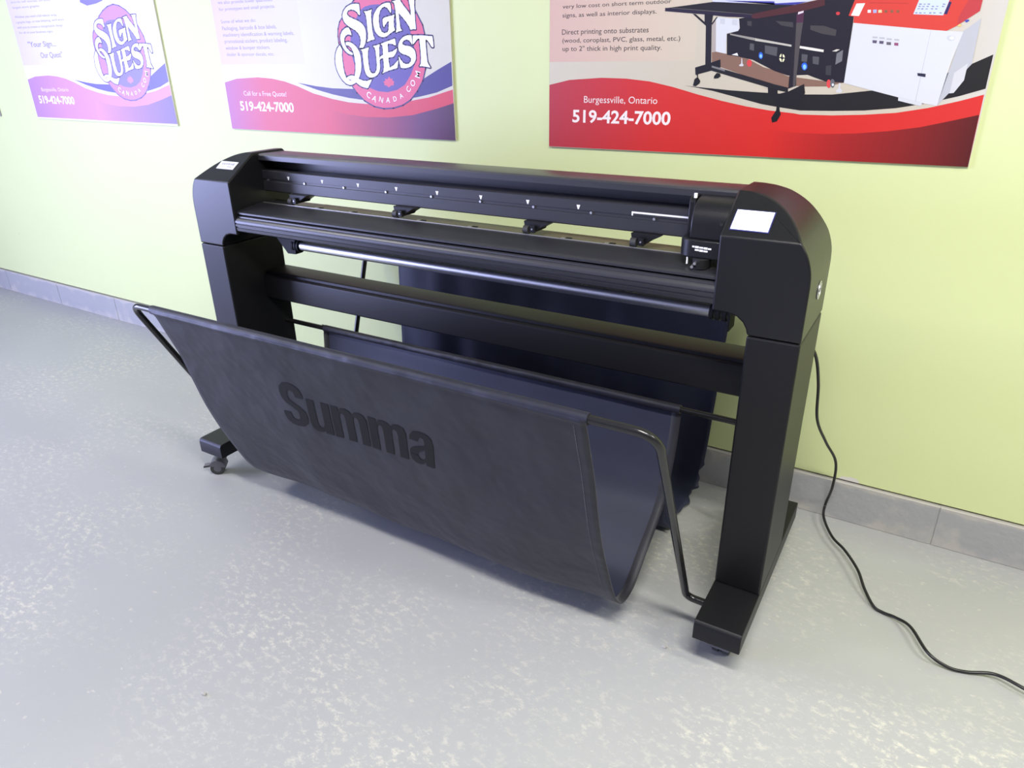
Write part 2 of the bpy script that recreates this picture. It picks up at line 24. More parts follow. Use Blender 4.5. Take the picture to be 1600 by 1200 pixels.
T2 = [('we also provide lower quantities', -1.627, 1.685, -1.292, 1.683, 0.013), ('for prototypes and small projects.', -1.627, 1.659, -1.282, 1.659, 0.013), ('Some of what we do:', -1.627, 1.611, -1.408, 1.611, 0.014), ('Packaging, barcode & box labels,', -1.627, 1.584, -1.288, 1.583, 0.016), ('machinery identification & warning labels,', -1.628, 1.559, -1.192, 1.557, 0.015), ('promotional stickers, product labeling,', -1.625, 1.533, -1.235, 1.532, 0.016), ('window & bumper stickers,', -1.625, 1.507, -1.344, 1.507, 0.015), ('dealer & sponsor decals, etc.', -1.625, 1.482, -1.325, 1.481, 0.014)]
T2w = [('Call for a Free Quote!', -1.554, 1.321, -1.284, 1.321, 0.02), ('519-424-7000', -1.591, 1.259, -1.25, 1.259, 0.039)]
T1 = [('you to tell stories on your', -3.29, 1.756, -2.9, 1.751, 0.01), ('largest store graphic.', -3.287, 1.729, -3.015, 1.728, 0.011), ('Whether you need a full vehicle wrap,', -3.291, 1.684, -2.879, 1.682, 0.012), ("a graphic logo, or new lettering, we'll work", -3.293, 1.658, -2.826, 1.659, 0.012), ('with you to create a recognizable design', -3.294, 1.633, -2.85, 1.633, 0.012), ('for all of your business signs.', -3.288, 1.608, -2.95, 1.608, 0.011)]
T1s = [('"Your Sign...', -3.23, 1.542, -2.959, 1.542, 0.027), ('Our Quest"', -3.134, 1.487, -2.922, 1.489, 0.028)]
T1w = [('Burgessville, Ontario', -3.218, 1.319, -2.95, 1.321, 0.02), ('519-424-7000', -3.271, 1.257, -2.919, 1.257, 0.04)]
BLOB1 = [(-2.621,1.88),(-2.326,1.862),(-2.46,1.733),(-2.517,1.723),(-2.595,1.717),(-2.649,1.734)]
CORD = [(1.008,-0.44,0.787),(1.029,-0.39,0.726),(1.04,-0.33,0.624),(1.045,-0.25,0.478),(1.071,-0.16,0.365),(1.105,-0.085,0.262),(1.108,-0.055,0.153),(1.094,-0.005,0.05),(1.101,-0.067,0.035),(1.143,-0.158,0.03),(1.191,-0.219,0.033),(1.239,-0.3,0.034),(1.269,-0.366,0.022),(1.302,-0.414,0.008),(1.329,-0.426,0.006),(1.362,-0.438,0.012),(1.4,-0.476,0.026),(1.447,-0.556,0.026),(1.495,-0.565,0.01),(1.539,-0.555,0.006),(1.599,-0.544,0.02),(1.659,-0.567,0.026),(1.741,-0.583,0.01),(1.864,-0.585,0.006)]
CAM = ([1.2672,-2.333,1.4851],[[0.85451,0.519217,-0.015053],[-0.206658,0.366413,0.907212],[-0.476556,0.772111,-0.420404]],25.2975)

# ------------------------------------------------------------------ materials
def newmat(name):
    m = bpy.data.materials.new(name); m.use_nodes = True
    return m, m.node_tree.nodes, m.node_tree.links, m.node_tree.nodes['Principled BSDF']
def plain(name, col, rough=.5, metal=0., spec=.5, emit=None, noise=0., nscale=30., bump=0., bscale=300., sheen=0., coat=0.):
    m, N, L, b = newmat(name)
    b.inputs['Base Color'].default_value = (*col, 1); b.inputs['Roughness'].default_value = rough
    b.inputs['Metallic'].default_value = metal; b.inputs['Specular IOR Level'].default_value = spec
    if sheen: b.inputs['Sheen Weight'].default_value = sheen
    if coat: b.inputs['Coat Weight'].default_value = coat
    if emit: b.inputs['Emission Color'].default_value = (*emit[0], 1); b.inputs['Emission Strength'].default_value = emit[1]
    tc = None
    if noise or bump:
        tc = N.new('ShaderNodeTexCoord')
    if noise:
        n = N.new('ShaderNodeTexNoise'); n.inputs['Scale'].default_value = nscale; n.inputs['Detail'].default_value = 4
        L.new(tc.outputs['Object'], n.inputs['Vector'])
        r = N.new('ShaderNodeMapRange'); r.inputs['To Min'].default_value = 1 - noise; r.inputs['To Max'].default_value = 1 + noise
        L.new(n.outputs['Fac'], r.inputs['Value'])
        mx = N.new('ShaderNodeMix'); mx.data_type = 'RGBA'; mx.blend_type = 'MULTIPLY'; mx.inputs['Factor'].default_value = 1
        mx.inputs[6].default_value = (*col, 1); L.new(r.outputs['Result'], mx.inputs[7]); L.new(mx.outputs[2], b.inputs['Base Color'])
    if bump:
        n2 = N.new('ShaderNodeTexNoise'); n2.inputs['Scale'].default_value = bscale; n2.inputs['Detail'].default_value = 2
        L.new(tc.outputs['Object'], n2.inputs['Vector'])
        bp = N.new('ShaderNodeBump'); bp.inputs['Strength'].default_value = bump; bp.inputs['Distance'].default_value = .001
        L.new(n2.outputs['Fac'], bp.inputs['Height']); L.new(bp.outputs['Normal'], b.inputs['Normal'])
    return m
_pc = {}
PRINT_ROUGH = .42
def ink(col, rough=None):
    k = tuple(round(c, 3) for c in col)
    if k not in _pc: _pc[k] = plain('ink_%d' % len(_pc), col, rough or PRINT_ROUGH, spec=.45)
    return _pc[k]
def ramp_ink(name, stops, x0, x1, rough=None):
    """printed ink that changes colour along the sheet"""
    m, N, L, b = newmat(name)
    b.inputs['Roughness'].default_value = rough or PRINT_ROUGH; b.inputs['Specular IOR Level'].default_value = .45
    tc = N.new('ShaderNodeTexCoord'); sx = N.new('ShaderNodeSeparateXYZ'); L.new(tc.outputs['Object'], sx.inputs[0])
    mr = N.new('ShaderNodeMapRange'); mr.inputs['From Min'].default_value = x0; mr.inputs['From Max'].default_value = x1
    L.new(sx.outputs['X'], mr.inputs['Value'])
    cr = N.new('ShaderNodeValToRGB'); L.new(mr.outputs['Result'], cr.inputs['Fac'])
    e = cr.color_ramp.elements
    e[0].position = stops[0][0]; e[0].color = (*stops[0][1], 1)
    e[1].position = stops[-1][0]; e[1].color = (*stops[-1][1], 1)
    for p, c in stops[1:-1]:
        q = e.new(p); q.color = (*c, 1)
    L.new(cr.outputs['Color'], b.inputs['Base Color'])
    return m

BLACK = plain('black_powder_coat', (.0065, .0065, .0085), .43, spec=.32, bump=.25, bscale=500)
BLACKP = plain('black_plastic_cover', (.007, .007, .009), .34, spec=.42, bump=.2, bscale=700)
EXTR = plain('black_anodised_extrusion', (.022, .022, .028), .36, spec=.75)
MATTE = plain('matte_black', (.008, .008, .009), .6, spec=.3)
TUBE = plain('black_tube_paint', (.012, .012, .013), .22, spec=.5)
STEEL = plain('brushed_steel', (.72, .72, .74), .36, metal=1., noise=.06, nscale=60)
SILVER = plain('silver_strip', (.6, .58, .55), .35, metal=.8)
TAN = plain('wall_reflection_strip', (.10, .085, .055), .38, spec=.5, noise=.25, nscale=25)  # tan colour paints the wall's reflection onto a dark strip
WHITEP = plain('white_paint', (.85, .85, .86), .5)
GREYP = plain('grey_print', (.45, .45, .5), .5)
PAPER = plain('white_paper', (.86, .86, .9), .55)
SCREEN = plain('lit_display', (.85, .88, .95), .3, emit=((.9, .94, 1.), .75))
SCREENB = plain('display_edge', (.03, .03, .12), .3, emit=((.10, .12, .8), .10))
RUBBER = plain('grey_rubber', (.035, .035, .037), .55)
HOOD = plain('caster_hood', (.10, .10, .12), .35)
CORDM = plain('black_cord', (.012, .012, .013), .32)
WOODY = plain('crumb_concrete', (.4, .39, .37), .9, noise=.3)

def fabric_mat():
    m, N, L, b = newmat('charcoal_fabric')
    b.inputs['Roughness'].default_value = .5; b.inputs['Specular IOR Level'].default_value = .42
    b.inputs['Sheen Weight'].default_value = .03; b.inputs['Sheen Roughness'].default_value = .5
    tc = N.new('ShaderNodeTexCoord')
    n = N.new('ShaderNodeTexNoise'); n.inputs['Scale'].default_value = 4.5; n.inputs['Detail'].default_value = 5; L.new(tc.outputs['Object'], n.inputs['Vector'])
    cr = N.new('ShaderNodeValToRGB'); cr.color_ramp.elements[0].position = .35; cr.color_ramp.elements[0].color = (.008, .009, .017, 1)  # blue cast of the window light mixed into the grey cloth colour
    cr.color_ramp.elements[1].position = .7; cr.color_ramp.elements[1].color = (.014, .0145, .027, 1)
    L.new(n.outputs['Fac'], cr.inputs['Fac']); L.new(cr.outputs['Color'], b.inputs['Base Color'])
    w = N.new('ShaderNodeTexNoise'); w.inputs['Scale'].default_value = 900; L.new(tc.outputs['Object'], w.inputs['Vector'])
    w2 = N.new('ShaderNodeTexNoise'); w2.inputs['Scale'].default_value = 4.5; w2.inputs['Detail'].default_value = 3; L.new(tc.outputs['Object'], w2.inputs['Vector'])
    b1 = N.new('ShaderNodeBump'); b1.inputs['Strength'].default_value = .25; b1.inputs['Distance'].default_value = .0006; L.new(w.outputs['Fac'], b1.inputs['Height'])
    b2 = N.new('ShaderNodeBump'); b2.inputs['Strength'].default_value = .8; b2.inputs['Distance'].default_value = .03; L.new(w2.outputs['Fac'], b2.inputs['Height'])
    L.new(b1.outputs['Normal'], b2.inputs['Normal']); L.new(b2.outputs['Normal'], b.inputs['Normal'])
    return m
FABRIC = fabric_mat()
LINING = plain('blue_grey_lining', (.030, .034, .062), .55, spec=.4, noise=.12, nscale=14, bump=.3, bscale=60)
HEM = plain('fabric_binding', (.018, .018, .027), .6, sheen=.2, noise=.2, nscale=40)
FABTXT = plain('black_fabric_print', (.009, .009, .009), .7, spec=.25)

def math_node(N, L, op, a, b_):
    q = N.new('ShaderNodeMath'); q.operation = op
    for i, v in enumerate((a, b_)):
        if isinstance(v, (int, float)): q.inputs[i].default_value = v
        else: L.new(v, q.inputs[i])
    return q.outputs[0]
def wall_mat(name, col, patch=True):
    m, N, L, b = newmat(name)
    b.inputs['Roughness'].default_value = .5; b.inputs['Specular IOR Level'].default_value = .4
    tc = N.new('ShaderNodeTexCoord')
    n = N.new('ShaderNodeTexNoise'); n.inputs['Scale'].default_value = 1.3; n.inputs['Detail'].default_value = 6; L.new(tc.outputs['Object'], n.inputs['Vector'])
    cr = N.new('ShaderNodeValToRGB')
    cr.color_ramp.elements[0].position = .3; cr.color_ramp.elements[0].color = (col[0]*.975, col[1]*.975, col[2]*.98, 1)
    cr.color_ramp.elements[1].position = .7; cr.color_ramp.elements[1].color = (*col, 1)
    L.new(n.outputs['Fac'], cr.inputs['Fac']); out = cr.outputs['Color']
    # scattered scuffs and specks
    n2 = N.new('ShaderNodeTexNoise'); n2.inputs['Scale'].default_value = 26; n2.inputs['Detail'].default_value = 3; L.new(tc.outputs['Object'], n2.inputs['Vector'])
    c2 = N.new('ShaderNodeValToRGB'); c2.color_ramp.elements[0].position = .755; c2.color_ramp.elements[0].color = (0, 0, 0, 1); c2.color_ramp.elements[1].position = .80; c2.color_ramp.elements[1].color = (.35, .35, .35, 1)
    L.new(n2.outputs['Fac'], c2.inputs['Fac'])
    mx = N.new('ShaderNodeMix'); mx.data_type = 'RGBA'; L.new(c2.outputs['Color'], mx.inputs['Factor']); L.new(out, mx.inputs[6]); mx.inputs[7].default_value = (.35, .37, .24, 1)
    out = mx.outputs[2]
    if patch:   # a torn strip of paint above the block course
        sx = N.new('ShaderNodeSeparateXYZ'); L.new(tc.outputs['Object'], sx.inputs[0])
        nn = N.new('ShaderNodeTexNoise'); nn.inputs['Scale'].default_value = 45; L.new(tc.outputs['Object'], nn.inputs['Vector'])
        nz = math_node(N, L, 'MULTIPLY', math_node(N, L, 'SUBTRACT', nn.outputs['Fac'], .5), .03)
        dx = math_node(N, L, 'DIVIDE', math_node(N, L, 'SUBTRACT', sx.outputs['X'], 1.147), .035)
        dz = math_node(N, L, 'DIVIDE', math_node(N, L, 'SUBTRACT', math_node(N, L, 'ADD', sx.outputs['Z'], nz), .152), .014)
        d = math_node(N, L, 'ADD', math_node(N, L, 'MULTIPLY', dx, dx), math_node(N, L, 'MULTIPLY', dz, dz))
        f = math_node(N, L, 'LESS_THAN', d, 1.0)
        m3 = N.new('ShaderNodeMix'); m3.data_type = 'RGBA'; L.new(f, m3.inputs['Factor']); L.new(out, m3.inputs[6]); m3.inputs[7].default_value = (.72, .70, .66, 1)
        out = m3.outputs[2]
    L.new(out, b.inputs['Base Color'])
    nb = N.new('ShaderNodeTexNoise'); nb.inputs['Scale'].default_value = 120; L.new(tc.outputs['Object'], nb.inputs['Vector'])
    bp = N.new('ShaderNodeBump'); bp.inputs['Strength'].default_value = .08; bp.inputs['Distance'].default_value = .002; L.new(nb.outputs['Fac'], bp.inputs['Height']); L.new(bp.outputs['Normal'], b.inputs['Normal'])
    return m
LIME = wall_mat('lime_wall_paint', WALLCOL)
PALE = plain('room_wall_paint', (.16, .16, .155), .8)

def floor_mat():
    m, N, L, b = newmat('worn_grey_floor_paint')
    b.inputs['Specular IOR Level'].default_value = .4
    tc = N.new('ShaderNodeTexCoord')
    def noise(scale, det=6, stretch=(1, 1, 1), rot=0., rough=.55):
        mp = N.new('ShaderNodeMapping'); mp.inputs['Scale'].default_value = stretch; mp.inputs['Rotation'].default_value = (0, 0, rot)
        L.new(tc.outputs['Object'], mp.inputs['Vector'])
        n = N.new('ShaderNodeTexNoise'); n.inputs['Scale'].default_value = scale; n.inputs['Detail'].default_value = det; n.inputs['Roughness'].default_value = rough
        L.new(mp.outputs['Vector'], n.inputs['Vector']); return n.outputs['Fac']
    def ramp(f, a, b_, ca, cb):
        c = N.new('ShaderNodeValToRGB'); c.color_ramp.elements[0].position = a; c.color_ramp.elements[1].position = b_
        c.color_ramp.elements[0].color = (*ca, 1); c.color_ramp.elements[1].color = (*cb, 1); L.new(f, c.inputs['Fac']); return c.outputs['Color']
    def mix(f, a, b_):
        x = N.new('ShaderNodeMix'); x.data_type = 'RGBA'
        L.new(f, x.inputs['Factor'])
        for i, v in ((6, a), (7, b_)):
            if isinstance(v, tuple): x.inputs[i].default_value = (*v, 1)
            else: L.new(v, x.inputs[i])
        return x.outputs[2]
    f0 = FLOORCOL
    base = ramp(noise(1.6, 4), .3, .7, (f0[0]*.97, f0[1]*.97, f0[2]*.99), (f0[0]*1.03, f0[1]*1.03, f0[2]*1.03))
    # worn patches: speckle that shows only where a large noise is high
    big = ramp(noise(1.5, 4, (1, 1.4, 1), .5), .42, .64, (0, 0, 0), (1, 1, 1))
    sp = ramp(noise(34, 9, (1, 1.5, 1), .35, .76), .51, .615, (0, 0, 0), (1, 1, 1))
    sp2 = ramp(noise(30, 4, (1, 1.5, 1), .2, .6), .64, .69, (0, 0, 0), (.7, .7, .7))
    mm = math_node(N, L, 'MULTIPLY', big, sp)
    mm = math_node(N, L, 'MAXIMUM', mm, math_node(N, L, 'MULTIPLY', sp2, .8))
    mm = math_node(N, L, 'MULTIPLY', mm, .95)
    c = mix(mm, base, (f0[0]*1.50, f0[1]*1.45, f0[2]*1.27))
    dk = ramp(noise(60, 2, (1, 1, 1), 0, .5), .80, .83, (0, 0, 0), (.6, .6, .6))
    c = mix(dk, c, (.12, .115, .11))
    L.new(c, b.inputs['Base Color'])
    rr = N.new('ShaderNodeMapRange'); rr.inputs['To Min'].default_value = .42; rr.inputs['To Max'].default_value = .62; L.new(mm, rr.inputs['Value']); L.new(rr.outputs['Result'], b.inputs['Roughness'])
    bp = N.new('ShaderNodeBump'); bp.inputs['Strength'].default_value = .15; bp.inputs['Distance'].default_value = .003; L.new(noise(25, 5), bp.inputs['Height']); L.new(bp.outputs['Normal'], b.inputs['Normal'])
    return m
def block_mat():
    m, N, L, b = newmat('grey_block_paint')
    b.inputs['Roughness'].default_value = .55
    tc = N.new('ShaderNodeTexCoord')
    n = N.new('ShaderNodeTexNoise'); n.inputs['Scale'].default_value = 9; n.inputs['Detail'].default_value = 7; L.new(tc.outputs['Object'], n.inputs['Vector'])
    sx = N.new('ShaderNodeSeparateXYZ'); L.new(tc.outputs['Object'], sx.inputs[0])
    lo = N.new('ShaderNodeMapRange'); lo.inputs['From Min'].default_value = .05; lo.inputs['From Max'].default_value = 0; lo.inputs['To Max'].default_value = .22; L.new(sx.outputs['Z'], lo.inputs['Value'])
    hi = N.new('ShaderNodeMapRange'); hi.inputs['From Min'].default_value = .125; hi.inputs['From Max'].default_value = .146; hi.inputs['To Max'].default_value = .34; L.new(sx.outputs['Z'], hi.inputs['Value'])
    f = math_node(N, L, 'ADD', math_node(N, L, 'ADD', n.outputs['Fac'], lo.outputs['Result']), hi.outputs['Result'])
    cr = N.new('ShaderNodeValToRGB'); cr.color_ramp.elements[0].position = .57; cr.color_ramp.elements[0].color = (*BLOCKCOL, 1); cr.color_ramp.elements[1].position = .74; cr.color_ramp.elements[1].color = (.47, .45, .42, 1)
    L.new(f, cr.inputs['Fac']); L.new(cr.outputs['Color'], b.inputs['Base Color'])
    n2 = N.new('ShaderNodeTexNoise'); n2.inputs['Scale'].default_value = 40; n2.inputs['Detail'].default_value = 5; L.new(tc.outputs['Object'], n2.inputs['Vector'])
    bp = N.new('ShaderNodeBump'); bp.inputs['Strength'].default_value = .5; bp.inputs['Distance'].default_value = .004; L.new(n2.outputs['Fac'], bp.inputs['Height']); L.new(bp.outputs['Normal'], b.inputs['Normal'])
    return m

# ------------------------------------------------------------------ mesh helpers
def obj(name, bm, mats, parent=None, smooth=None, bevel=0., seg=2, clamp=True, loc=None, recalc=True):
    if recalc: bmesh.ops.recalc_face_normals(bm, faces=bm.faces)
    me = bpy.data.meshes.new(name); bm.to_mesh(me); bm.free()
    for m in (mats if isinstance(mats, (list, tuple)) else [mats]): me.materials.append(m)
    o = bpy.data.objects.new(name, me); COL.objects.link(o)
    if smooth is not None:
        me.shade_smooth(); me.set_sharp_from_angle(angle=math.radians(smooth))
    if bevel:
        b = o.modifiers.new('edge', 'BEVEL'); b.width = bevel; b.segments = seg; b.limit_method = 'ANGLE'; b.angle_limit = math.radians(35); b.use_clamp_overlap = clamp
    if parent: o.parent = parent
    if loc: o.location = loc
    return o
def tag(o, label, cat, group=None, kind=None):
    if label: o['label'] = label
    if cat: o['category'] = cat
    if group: o['group'] = group
    if kind: o['kind'] = kind
    return o
def empty(name, loc, rz=0):
    o = bpy.data.objects.new(name, None); COL.objects.link(o); o.location = loc; o.rotation_euler.z = rz; o.empty_display_size = .1
    return o
def box(bm, a, b, mi=0):
    vs = [bm.verts.new((x, y, z)) for x in (a[0], b[0]) for y in (a[1], b[1]) for z in (a[2], b[2])]
    for f in ((0, 1, 3, 2), (4, 6, 7, 5), (0, 4, 5, 1), (2, 3, 7, 6), (0, 2, 6, 4), (1, 5, 7, 3)):
        bm.faces.new([vs[i] for i in f]).material_index = mi
def prism(bm, pts, axis, a, b, mi=0):
    """extrude a 2D outline along x ('u': pts are (y,z)), y ('v': (x,z)) or z ('z': (x,y))"""
    def P(p, t): return {'u': (t, p[0], p[1]), 'v': (p[0], t, p[1]), 'z': (p[0], p[1], t)}[axis]
    A = [bm.verts.new(P(p, a)) for p in pts]; B = [bm.verts.new(P(p, b)) for p in pts]
    n = len(pts)
    for i in range(n):
        bm.faces.new((A[i], A[(i+1) % n], B[(i+1) % n], B[i])).material_index = mi
    bm.faces.new(A[::-1]).material_index = mi; bm.faces.new(B).material_index = mi
def fillet(pts, r, n=8):
    pts = [Vector(p) for p in pts]; out = [pts[0]]
    for i in range(1, len(pts)-1):
        p, a, b = pts[i], (pts[i-1]-pts[i]), (pts[i+1]-pts[i])
        rr = r[i-1] if isinstance(r, (list, tuple)) else r
        ang = a.angle(b); t = min(rr/math.tan(ang/2), a.length*.48, b.length*.48); A = p+a.normalized()*t; B = p+b.normalized()*t
        for k in range(n+1):
            s = k/n; out.append(A.lerp(p, s).lerp(p.lerp(B, s), s))
    out.append(pts[-1]); return out
def catmull(pts, n=8):
    pts = [Vector(p) for p in pts]; out = []
    for i in range(len(pts)-1):
        p0, p1, p2, p3 = pts[max(i-1, 0)], pts[i], pts[i+1], pts[min(i+2, len(pts)-1)]
        for k in range(n):
            t = k/n; out.append(.5*((2*p1)+(p2-p0)*t+(2*p0-5*p1+4*p2-p3)*t*t+(3*p1-p0-3*p2+p3)*t**3))
    out.append(pts[-1]); return out
def tube(bm, path, r, seg=12, mi=0, cap=True):
    path = [Vector(p) for p in path]; rings = []; ref = None
    for i, p in enumerate(path):
        d = (path[min(i+1, len(path)-1)]-path[max(i-1, 0)]).normalized()
        if ref is None: ref = d.orthogonal().normalized()
        ref = (ref-d*ref.dot(d)).normalized(); q = d.cross(ref)
        rr = r(i/(len(path)-1)) if callable(r) else r
        rings.append([bm.verts.new(p+(ref*math.cos(2*PI*k/seg)+q*math.sin(2*PI*k/seg))*rr) for k in range(seg)])
    for a, b in zip(rings, rings[1:]):
        for k in range(seg): bm.faces.new((a[k], a[(k+1) % seg], b[(k+1) % seg], b[k])).material_index = mi
    if cap: bm.faces.new(rings[0][::-1]).material_index = mi; bm.faces.new(rings[-1]).material_index = mi
def cyl(bm, a, b, r, seg=20, mi=0): tube(bm, [a, b], r, seg, mi)
def grid(bm, P, mi=0):
    V = [[bm.verts.new(p) for p in row] for row in P]
    for i in range(len(V)-1):
        for j in range(len(V[0])-1): bm.faces.new((V[i][j], V[i+1][j], V[i+1][j+1], V[i][j+1])).material_index = mi
    return V
_glyph = {}
def text_verts(s, bold=0.):
    """flat outline of a line of text in the built-in font: verts, faces"""
    k = (s, bold)
    if k not in _glyph:
        cu = bpy.data.curves.new('t', 'FONT'); cu.body = s; cu.offset = bold; cu.resolution_u = 3
        o = bpy.data.objects.new('t', cu); COL.objects.link(o)
        bpy.context.view_layer.update()
        dg = bpy.context.evaluated_depsgraph_get(); me = bpy.data.meshes.new_from_object(o.evaluated_get(dg))
        V = [v.co.copy() for v in me.vertices]; F = [tuple(p.vertices) for p in me.polygons]
        bpy.data.objects.remove(o); bpy.data.curves.remove(cu); bpy.data.meshes.remove(me)
        _glyph[k] = (V, F)
    return _glyph[k]
def put_text(bm, s, fn, mi=0, bold=0.):
    """fn maps (x,y) with x 0..1 over the line's width and y in cap heights to a 3D point"""
    V, F = text_verts(s, bold)
    x0 = min(v.x for v in V); x1 = max(v.x for v in V); H = .729
    vs = [bm.verts.new(fn((v.x-x0)/(x1-x0), v.y/H)) for v in V]
    for f in F:
        try: bm.faces.new([vs[i] for i in f]).material_index = mi
        except ValueError: pass

# ------------------------------------------------------------------ the room
ROOM = dict(x0=-5.6, x1=5.0, y0=-6.6, h=3.0)
bm = bmesh.new(); box(bm, (ROOM['x0'], ROOM['y0'], -.1), (ROOM['x1'], 0.108, 0)); obj('floor', bm, floor_mat())['kind'] = 'structure'
bm = bmesh.new(); box(bm, (ROOM['x0'], ROOM['y0'], ROOM['h']), (ROOM['x1'], .108, ROOM['h']+.1)); obj('ceiling', bm, plain('ceiling_paint', (.45, .45, .44), .9))['kind'] = 'structure'
bm = bmesh.new(); box(bm, (ROOM['x0'], .008, .1530), (ROOM['x1'], .108, ROOM['h'])); obj('wall_back', bm, LIME)['kind'] = 'structure'
# the course of painted block under the board wall, with mortar joints
bm = bmesh.new()
joints = [ROOM['x0'], -4.95, -4.31, -3.67, -3.03, -2.42, -1.78, -1.14, -.5, .14, .78, 1.42, 2.06, 2.7, 3.34, 3.98, 4.62, ROOM['x1']]
for a, b in zip(joints, joints[1:]):
    box(bm, (a+.0025, -.002, 0), (b-.0025, .1, .146))
box(bm, (ROOM['x0'], .0005, 0), (ROOM['x1'], .106, .145))
obj('baseboard_back', bm, block_mat(), bevel=.002, seg=1)['kind'] = 'structure'
bm = bmesh.new(); box(bm, (ROOM['x1'], ROOM['y0'], 0), (ROOM['x1']+.1, .108, ROOM['h'])); obj('wall_right', bm, PALE)['kind'] = 'structure'
bm = bmesh.new(); box(bm, (ROOM['x0'], ROOM['y0']-.1, 0), (ROOM['x1'], ROOM['y0'], ROOM['h'])); obj('wall_front', bm, PALE)['kind'] = 'structure'
# left wall with a wide shop window
WY0, WY1, WZ0, WZ1 = WIN
X0 = ROOM['x0']
bm = bmesh.new()
box(bm, (X0-.1, ROOM['y0'], 0), (X0, .108, WZ0)); box(bm, (X0-.1, ROOM['y0'], WZ1), (X0, .108, ROOM['h']))
box(bm, (X0-.1, ROOM['y0'], WZ0), (X0, WY0, WZ1)); box(bm, (X0-.1, WY1, WZ0), (X0, .108, WZ1))
obj('wall_left', bm, PALE)['kind'] = 'structure'
bm = bmesh.new()
for a, b in (((X0-.09, WY0, WZ0), (X0-.03, WY1, WZ0+.05)), ((X0-.09, WY0, WZ1-.05), (X0-.03, WY1, WZ1)), ((X0-.09, WY0, WZ0+.05), (X0-.03, WY0+.05, WZ1-.05)), ((X0-.09, WY1-.05, WZ0+.05), (X0-.03, WY1, WZ1-.05)), ((X0-.085, (WY0+WY1)/2-.025, WZ0+.05), (X0-.035, (WY0+WY1)/2+.025, WZ1-.05))):
    box(bm, a, b)
obj('window_1', bm, plain('window_frame_paint', (.7, .7, .72), .4))['kind'] = 'structure'

def area(name, loc, rot, sx, sy, power, col, spread=PI):
    l = bpy.data.lights.new(name, 'AREA'); l.shape = 'RECTANGLE'; l.size = sx; l.size_y = sy; l.energy = power; l.color = col; l.spread = spread
    o = bpy.data.objects.new(name, l); COL.objects.link(o); o.location = loc; o.rotation_euler = rot
    return o
area('window_daylight', (X0-.12, (WY0+WY1)/2, (WZ0+WZ1)/2), (0, -PI/2, 0), WZ1-WZ0, WY1-WY0, WIN_POWER, WIN_COL)
# fluorescent strip fixtures on the ceiling
def fixture(x, y, label, power):
    t = empty('ceiling_light', (x, y, ROOM['h'])); tag(t, label, 'ceiling light', 'ceiling strip lights')
    bm = bmesh.new(); prism(bm, [(-.15, 0), (-.13, -.06), (.13, -.06), (.15, 0)], 'u', -.65, .65); obj('housing', bm, WHITEP, t)
    for s in (-.065, .065):
        bm = bmesh.new(); cyl(bm, (-.6, s, -.078), (.6, s, -.078), .016, 14); obj('light_tube', bm, plain('lit_tube', (.9, .9, .9), .3, emit=((1, .97, .9), 6.)), t, smooth=40)
    l = area('strip_light', (x, y, ROOM['h']-.11), (0, 0, 0), 1.25, .28, power, CEIL_COL)
for x, y, lb, pw in FIXTURES: fixture(x, y, lb, pw)
w = bpy.data.worlds.new('sky'); S.world = w; w.use_nodes = True
w.node_tree.nodes['Background'].inputs['Color'].default_value = (.55, .7, 1, 1); w.node_tree.nodes['Background'].inputs['Strength'].default_value = .6

# ------------------------------------------------------------------ posters on the wall
STEP = .00007
def flat(bm, pts, k, mi=0):
    vs = [bm.verts.new((x, -STEP*k, z)) for x, z in pts]
    f = bm.faces.new(vs); f.material_index = mi
    return f
def outline(bm, pts, wd, k, mi=0):
    n = len(pts)
    for i in range(n):
        a = Vector(pts[i]); b = Vector(pts[(i+1) % n]); d = b-a
        if d.length < 1e-6: continue
        d.normalize(); q = Vector((-d.y, d.x))*wd
        vs = [bm.verts.new((p.x, -STEP*k, p.y)) for p in (a+q, a-q, b-q, b+q)]
        bm.faces.new(vs).material_index = mi
        vs = [bm.verts.new((a.x+wd*math.cos(t*PI/3), -STEP*k, a.y+wd*math.sin(t*PI/3))) for t in range(6)]
        bm.faces.new(vs).material_index = mi
def fin(bm):
    bm.normal_update()
    bmesh.ops.triangulate(bm, faces=[f for f in bm.faces if len(f.verts) > 4], ngon_method='BEAUTY')
    bm.normal_update()
    for f in bm.faces:
        if f.normal.y > 0: f.normal_flip()
TOP = 2.12
def shift(L, dx, dz): return [(a+dx, b-dz) for a, b in L]
def poster(x0, w_, zl, zr, base, red, navy, dark, panel, navycol, mats, label):
    """board with its bottom-left corner at (x0, 0.008, zl); prints are layers on its face"""
    t = empty('poster', (x0, 0, zl)); tag(t, label, 'poster', 'shop posters along the wall')
    bm = bmesh.new(); prism(bm, [(0, 0), (w_, zr-zl), (w_, TOP-zl), (0, TOP-zl)], 'v', 0, .0078); obj('board', bm, mats['base'], t)
    bm = bmesh.new()
    clip = lambda L: [(min(max(a, 0), w_), min(b, TOP-zl)) for a, b in L]
    def sn(L):   # keep the bottom row of the band inside the board's lower edge
        return [(a, max(b, (zr-zl)*a/w_)) for a, b in clip(L)]
    flat(bm, clip(shift(panel, 0, zl)), 1, 0); flat(bm, sn(shift(red, 0, zl)), 2, 1); flat(bm, sn(shift(dark, 0, zl)), 3, 2); flat(bm, clip(shift(navy, 0, zl)), 4, 3)
    fin(bm); obj('picture_background', bm, [mats['panel'], mats['red'], mats['dark'], navycol], t, recalc=False)
    return t
def lettering(t, x0, zl, rows, col, k=6, bold=0., name='lettering'):
    bm = bmesh.new()
    for s, ax, az, bx, bz, h in rows:
        put_text(bm, s, lambda u, v, ax=ax, az=az, bx=bx, bz=bz, h=h: (ax-x0+(bx-ax)*u, -STEP*k, az-zl+(bz-az)*u+h*v), 0, bold)
    fin(bm); return obj(name, bm, ink(col), t, recalc=False)
